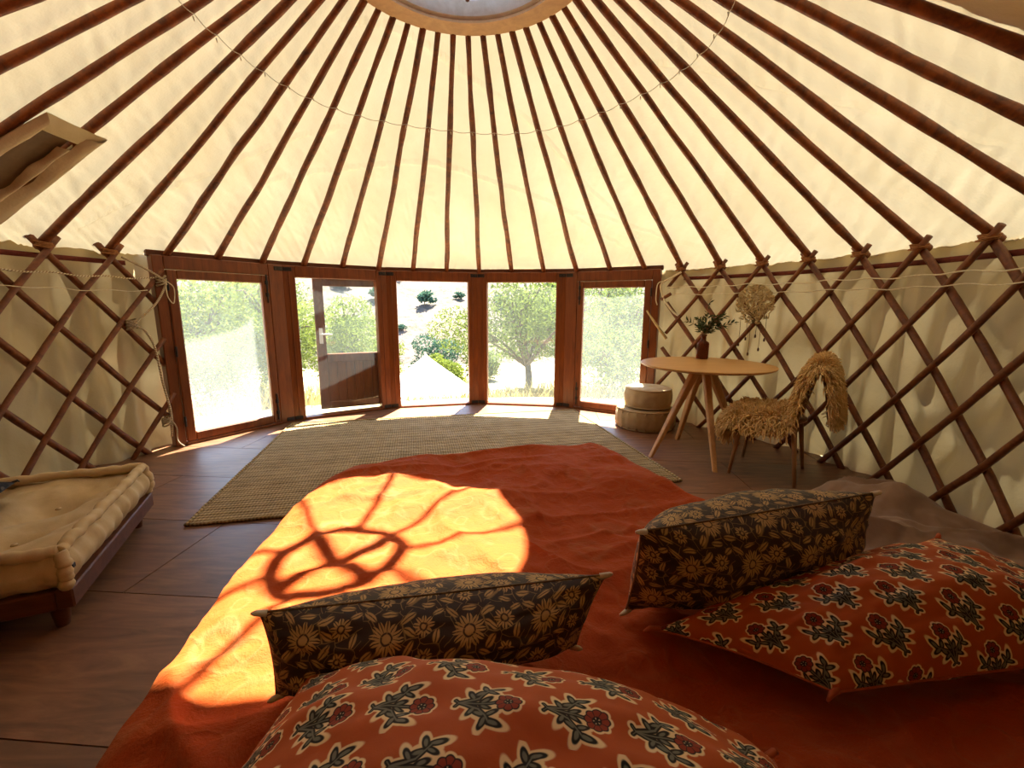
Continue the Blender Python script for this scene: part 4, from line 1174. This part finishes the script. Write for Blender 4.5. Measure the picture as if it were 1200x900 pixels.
roll([(.0, .008, .158), (-.010, .020, .11), (-.012, .020, .06), (-.004, .012, .015)], 30, seed=4)
roll([(.0, -DW, .165), (-.010, -DW - .014, .11), (-.012, -DW - .014, .06), (-.004, -DW - .008, .015)], 30, seed=5)
for (tx_, ty_) in [(.26, .28), (.26, .64), (.62, .46)]:
    MB().lathe([(.012, 0), (.010, .006), (0, .008)], 12, (tx_, -ty_, .093)).build('tuft_button', M['pouf'], ft)
MB().box(-.034, -.026, -.004, .018, .085, .103, .002).build('care_tag', M['iron'], ft, False)
# small dark cushion on the futon
cushion('small_cushion', 'small dark cushion with red and cream print on the futon', [(-2.36, -1.04, .372), (-1.98, -.90, .372), (-2.12, -.59, .41), (-2.50, -.73, .41)], (.42, .34), .085, .03, M['dark_print'], M['iron'], None, .05, (40, 34), 17, .012)

# ------------------------------------------------------------------ poufs
def pouf(name, label, c, r_, h, mat, seams, seed, stitch):
    root = tag(empty(name, c), label, 'pouf', 'stacked round floor poufs')
    n = 120; prof = [(.02, 0), (.80, .0), (.93, .04), (1.0, .25), (1.01, .5), (1.0, .75), (.93, .95), (.80, 1.0), (.45, 1.04), (.02, 1.05)]
    prof = spline(np.array([(a, b, 0) for a, b in prof]), 34)
    P = np.zeros((n, 34, 3))
    for i in range(n):
        a = 2 * math.pi * i / n
        puck = .022 * abs(math.sin(a * seams / 2)) ** .6 - .012
        for j in range(34):
            q = prof[j]; side = math.exp(-((q[1] - .5) / .42) ** 2)
            rr_ = r_ * q[0] * (1 + puck * side * 1.6) + .004 * float(vnoise(a * 3, q[1] * 3, seed)) * q[0]
            P[i, j] = (rr_ * math.cos(a), rr_ * math.sin(a), h * q[1] + .006 * float(vnoise(q[0] * 3 + math.cos(a), math.sin(a) * 2, seed + 2)) * (q[1] > .5))
    m_ = MB(); m_.grid(P, None, True); m_.build('cover', mat, root)
    for z_ in (.05, .96):
        th = np.linspace(0, 2 * math.pi, 72, endpoint=False)
        MB().tube(np.stack([r_ * .945 * np.cos(th), r_ * .945 * np.sin(th), np.full(72, h * z_)], 1), .008, 6, closed=True).build('piping', mat, root)
    if stitch:
        for k in range(stitch):
            a = 2 * math.pi * (k + .5) / stitch
            for z_ in (.14, .86):
                d = np.array([math.cos(a), math.sin(a)]) * r_ * .985
                MB().tube([(d[0] * .985, d[1] * .985, h * z_ - .018), (d[0] * 1.02, d[1] * 1.02, h * z_), (d[0] * .985, d[1] * .985, h * z_ + .018)], .0045, 5).build('stitch', mat, root)
    return root
pouf('pouf', 'wide stitched tan pouf on the floor beneath the smaller pouf', (1.705, 1.955, .002), .305, .205, M['pouf_low'], 22, 3, 22)
pouf('pouf', 'smaller plain round pouf stacked on the wide stitched pouf', (1.725, 1.955, .222), .242, .20, M['pouf'], 14, 5, 0)

# ------------------------------------------------------------------ round table
tc = np.array([1.98, 1.22]); TZ = .77
tb_ = tag(empty('round_table', (tc[0], tc[1], 0)), 'round oak table with splayed legs beside the lattice wall', 'table')
m_ = MB(); m_.lathe([(.0, TZ - .024), (.525, TZ - .024), (.545, TZ - .014), (.550, TZ - .004), (.546, TZ), (.0, TZ)], 80); m_.build('table_top', M['tabletop'], tb_, 'angle')
def beam(p0, p1, w0, w1, name, mat, par, d0=None, d1=None):
    p0, p1 = np.array(p0, float), np.array(p1, float); t = p1 - p0; t /= np.linalg.norm(t)
    sd_ = np.array([-t[1], t[0], 0]); sd_ = sd_ / np.linalg.norm(sd_) if np.linalg.norm(sd_) > 1e-3 else np.array([1.0, 0, 0])
    ud = np.cross(t, sd_)
    d0 = d0 or w0; d1 = d1 or w1
    v = []
    for p, w, d in ((p0, w0, d0), (p1, w1, d1)):
        for a, b in ((-1, -.7), (-.7, -1), (.7, -1), (1, -.7), (1, .7), (.7, 1), (-.7, 1), (-1, .7)):
            v.append(p + sd_ * a * w / 2 + ud * b * d / 2)
    v = np.array(v); v[:8, 2] = np.where(np.abs(p0[2]) < .02, 0.0, v[:8, 2])
    f = [tuple(range(8))[::-1], tuple(range(8, 16))] + [(i, (i + 1) % 8, 8 + (i + 1) % 8, 8 + i) for i in range(8)]
    return MB().add(v, f).build(name, mat, par, False)
for (x, y) in ((1.465, .975), (1.857, .635), (1.875, 1.465), (2.40, 1.34)):
    d = np.array([x, y]) - np.array([1.93, 1.15]); tp = np.array([1.95, 1.19]) - tc + d * .16
    beam((x - tc[0], y - tc[1], 0), (tp[0], tp[1], TZ - .05), .034, .062, 'leg', M['tableleg'], tb_, .040, .075)
beam((-.20, -.13, TZ - .045), (.16, .10, TZ - .045), .05, .05, 'cross_rail', M['tableleg'], tb_)
beam((-.10, .16, TZ - .045), (.06, -.22, TZ - .045), .05, .05, 'cross_rail', M['tableleg'], tb_)

# amber bottle and sprig
vp = (2.10, 1.58, TZ + .001)
vz = tag(empty('bottle_vase', vp), 'small amber glass bottle standing on the round table', 'vase')
m_ = MB(); m_.lathe([(.0, .002), (.050, .002), (.055, .010), (.055, .145), (.050, .160), (.026, .175), (.024, .215), (.030, .222), (.030, .232), (.020, .232), (.019, .18), (.046, .155), (.050, .140), (.050, .012), (.0, .010)], 28)
m_.build('glass_body', M['amber'], vz)
sg = tag(empty('olive_sprig', (vp[0], vp[1], TZ + .05)), 'bunch of dark olive sprigs in the amber bottle', 'sprig')
rng = np.random.default_rng(31); lv = MB(); st = MB()
for k in range(15):
    a = rng.uniform(0, 6.28); sp_ = rng.uniform(.05, .17) if k else .03; hh = rng.uniform(.25, .38) if k else .50
    if k == 1: a, sp_, hh = -.6, .25, .30
    e = np.array([sp_ * math.cos(a), sp_ * math.sin(a), hh])
    P = spline([(0, 0, 0), (.006 * math.cos(a), .006 * math.sin(a), .16), (e[0] * .45, e[1] * .45, .18 + (hh - .18) * .6), e], 14)
    st.tube(P, np.linspace(.003, .0015, 14), 5)
    for i in range(6 if k else 9, 14):
        for q in range(3 if k else 1):
            dirv = P[min(i + 1, 13)] - P[i - 1]; dirv /= np.linalg.norm(dirv)
            s2 = np.cross(dirv, rng.normal(size=3)); s2 /= np.linalg.norm(s2)
            d = dirv * .6 + s2 * .8; d /= np.linalg.norm(d); w = np.cross(d, rng.normal(size=3)); w /= np.linalg.norm(w)
            L = rng.uniform(.035, .065); W_ = .0075
            p = P[i]; nrm_ = np.cross(d, w) * .002
            lv.add([p, p + d * L * .45 + w * W_, p + d * L, p + d * L * .45 - w * W_, p + d * L * .45 + nrm_], [(0, 1, 4), (1, 2, 4), (2, 3, 4), (3, 0, 4)])
st.build('stems', M['stem'], sg)
tag(lv.build('leaves', M['sprig'], sg, False), kind='stuff')

# ------------------------------------------------------------------ chair with sheepskin
CR = math.atan2(.632, -.775)
ch = tag(empty('chair', (2.27, .66, 0), CR), 'wooden dining chair with tapered legs under the sheepskin', 'chair')
for (sx, sy) in ((1, 1), (1, -1), (-1, 1), (-1, -1)):
    MB().tube([(sx * .215, sy * .240, 0), (sx * .165, sy * .185, .44)], [.0115, .020], 12).build('leg', M['chairleg'], ch)
m_ = MB(); P = np.zeros((24, 12, 3))
MB().lathe([(.0, .425), (.20, .425), (.225, .440), (.225, .455), (.20, .468), (.0, .462)], 40).build('seat', M['chairleg'], ch)
for sy in (1, -1):
    MB().tube(spline([(-.165, sy * .17, .44), (-.20, sy * .175, .62), (-.245, sy * .165, .83)], 8), np.linspace(.018, .013, 8), 10).build('back_post', M['chairleg'], ch)
P = np.zeros((18, 8, 3))
for i in range(18):
    y = -.20 + .40 * i / 17
    for j, (dx, dz) in enumerate(((0, -.11), (.012, -.115), (.02, -.05), (.02, .05), (.012, .095), (0, .10), (-.004, .0), (0, -.11))):
        P[i, j] = (-.235 + dx - .35 * y * y * -1 - dz * .18, y, .74 + dz)
MB().grid(P).build('backrest', M['iron'], ch)

sk_ = tag(empty('sheepskin', (2.27, .66, .46), CR), 'shaggy golden sheepskin draped over the seat and back of the chair', 'sheepskin')
path = spline([(.275, 0, -.150), (.290, 0, -.07), (.245, 0, .010), (.10, 0, .030), (-.06, 0, .035), (-.145, 0, .085), (-.185, 0, .22), (-.215, 0, .36), (-.255, 0, .425), (-.310, 0, .41), (-.350, 0, .28), (-.375, 0, .13), (-.385, 0, .05)], 60)
wid = np.interp(np.linspace(0, 1, 60), [0, .08, .3, .42, .5, .62, .75, .88, 1], [.16, .25, .28, .24, .20, .215, .215, .20, .12])
nvk = 26
SP = np.zeros((60, nvk, 3)); tg_ = np.gradient(path, axis=0); tg_ /= np.linalg.norm(tg_, axis=1)[:, None]
nm_ = np.stack([tg_[:, 2] * -1, 0 * tg_[:, 0], tg_[:, 0]], 1) * -1   # pointing away from the chair
flat = np.clip(np.interp(np.linspace(0, 1, 60), [0, .12, .2, .42, .5, 1], [.1, .5, 1, 1, .3, .12]), 0, 1)
for i in range(60):
    for j in range(nvk):
        v = -1 + 2 * j / (nvk - 1)
        y = wid[i] * math.sin(v * 1.25) / math.sin(1.25)
        drop = .13 * max(0, abs(v) - .55) ** 1.3 / .45 ** 1.3
        SP[i, j] = path[i] + np.array([0, y, 0]) + np.array([.0, 0, -drop * flat[i]]) - nm_[i] * drop * .25 * (1 - flat[i])
m_ = MB(); m_.grid(SP); m_.grid((SP - nm_[:, None, :] * .012)[::-1]); m_.build('hide', M['hide'], sk_)
rng = np.random.default_rng(77); wl = MB()
du = np.gradient(SP, axis=0); dv = np.gradient(SP, axis=1)
NS = np.cross(du, dv); NS /= np.linalg.norm(NS, axis=2)[..., None] + 1e-9
if (NS[30, 13] @ nm_[30]) < 0: NS = -NS
th6 = np.arange(4) * math.pi / 2
VV = []; FF = []
for k in range(13000):
    i = rng.uniform(0, 58.9); j = rng.uniform(0, nvk - 1.1); i0, j0 = int(i), int(j); fi, fj = i - i0, j - j0
    p = (SP[i0, j0] * (1 - fi) + SP[i0 + 1, j0] * fi) * (1 - fj) + (SP[i0, j0 + 1] * (1 - fi) + SP[i0 + 1, j0 + 1] * fi) * fj
    nrm_ = NS[i0, j0] + rng.normal(size=3) * .5
    L = rng.uniform(.055, .105); nrm_ /= np.linalg.norm(nrm_)
    sd_ = np.cross(nrm_, rng.normal(size=3)); sd_ /= np.linalg.norm(sd_)
    amp = rng.uniform(.006, .014); ph_ = rng.uniform(0, 6.28)
    b0 = len(VV)
    for q in range(5):
        t = q / 4
        cpt = p + nrm_ * L * t * (1 - .25 * t) + sd_ * amp * math.sin(ph_ + t * 4.5) * t + np.array([0, 0, -.038 * t * t * (1 if NS[i0, j0][2] < .8 else .3)])
        e2 = np.cross(nrm_, sd_); rr_ = .0068 * (1 - .65 * t) + .0006
        for a in th6: VV.append(cpt + rr_ * (math.cos(a) * sd_ + math.sin(a) * e2))
    for q in range(4):
        for a in range(4):
            a2 = (a + 1) % 4; FF.append((b0 + q * 4 + a, b0 + q * 4 + a2, b0 + q * 4 + 4 + a2, b0 + q * 4 + 4 + a))
wl.add(VV, FF)
tag(wl.build('wool', M['wool'], sk_), kind='stuff')

# ------------------------------------------------------------------ driftwood wreath hung on the lattice
WC = pol(59.6, 2.885, 1.285)
wr_ = tag(empty('woven_wreath', tuple(WC), -R(59.6)), 'round woven driftwood wall hanging with beaded tassels on the lattice', 'wall hanging')
rng = np.random.default_rng(9); m_ = MB()
for k in range(300):
    rr_ = .170 * math.sqrt(rng.random()); a = rng.uniform(0, 6.28)
    c = np.array([rr_ * math.cos(a), 0, rr_ * math.sin(a)])
    base_dir = math.atan2(c[2] + .16, c[0]) + rng.normal() * .9
    L = rng.uniform(.03, .06)
    P = []
    bend = rng.normal() * 18; ang_ = base_dir
    p = c.copy(); y0 = rng.uniform(-.012, .012)
    for q in range(6):
        P.append((p[0], y0 + .006 * math.sin(q), p[2])); p = p + np.array([math.cos(ang_), 0, math.sin(ang_)]) * L / 5; ang_ += bend * L / 5
    P = np.array(P); rad_ = np.hypot(P[:, 0], P[:, 2]); sc_ = np.minimum(1, .178 / (rad_ + 1e-6)); P[:, 0] *= sc_; P[:, 2] *= sc_
    m_.tube(P, np.linspace(.0075, .0035, 6) * rng.uniform(.8, 1.3), 6)
tag(m_.build('woven_twigs', M['twig'], wr_), kind='stuff')
m_ = MB()
for q, s_ in enumerate((-.06, -.02, .02, .05)):
    m_.tube(spline([(0, 0.006, -.17), (s_ * .4, .006, -.08), (s_ * 1.4, .006, .02), (s_ * 2.2, .006, .10)], 10), np.linspace(.009, .004, 10), 6)
m_.build('branch', M['stem'], wr_)
for (x, z1, z0) in ((-.12, -.11, -.36), (-.055, -.16, -.30), (-.02, -.17, -.44), (.035, -.17, -.27), (.075, -.15, -.39), (.12, -.10, -.30)):
    t_ = MB().tube([(x, 0, z1), (x + .003, .0, (z0 + z1) / 2), (x, 0, z0)], .0022, 5).build('tassel_string', M['stem'], wr_)
    MB().lathe([(.0, -.03), (.008, -.028), (.009, -.012), (.006, 0), (.0, .004)], 10, (x, 0, z0)).build('bead', M['bead'], t_)
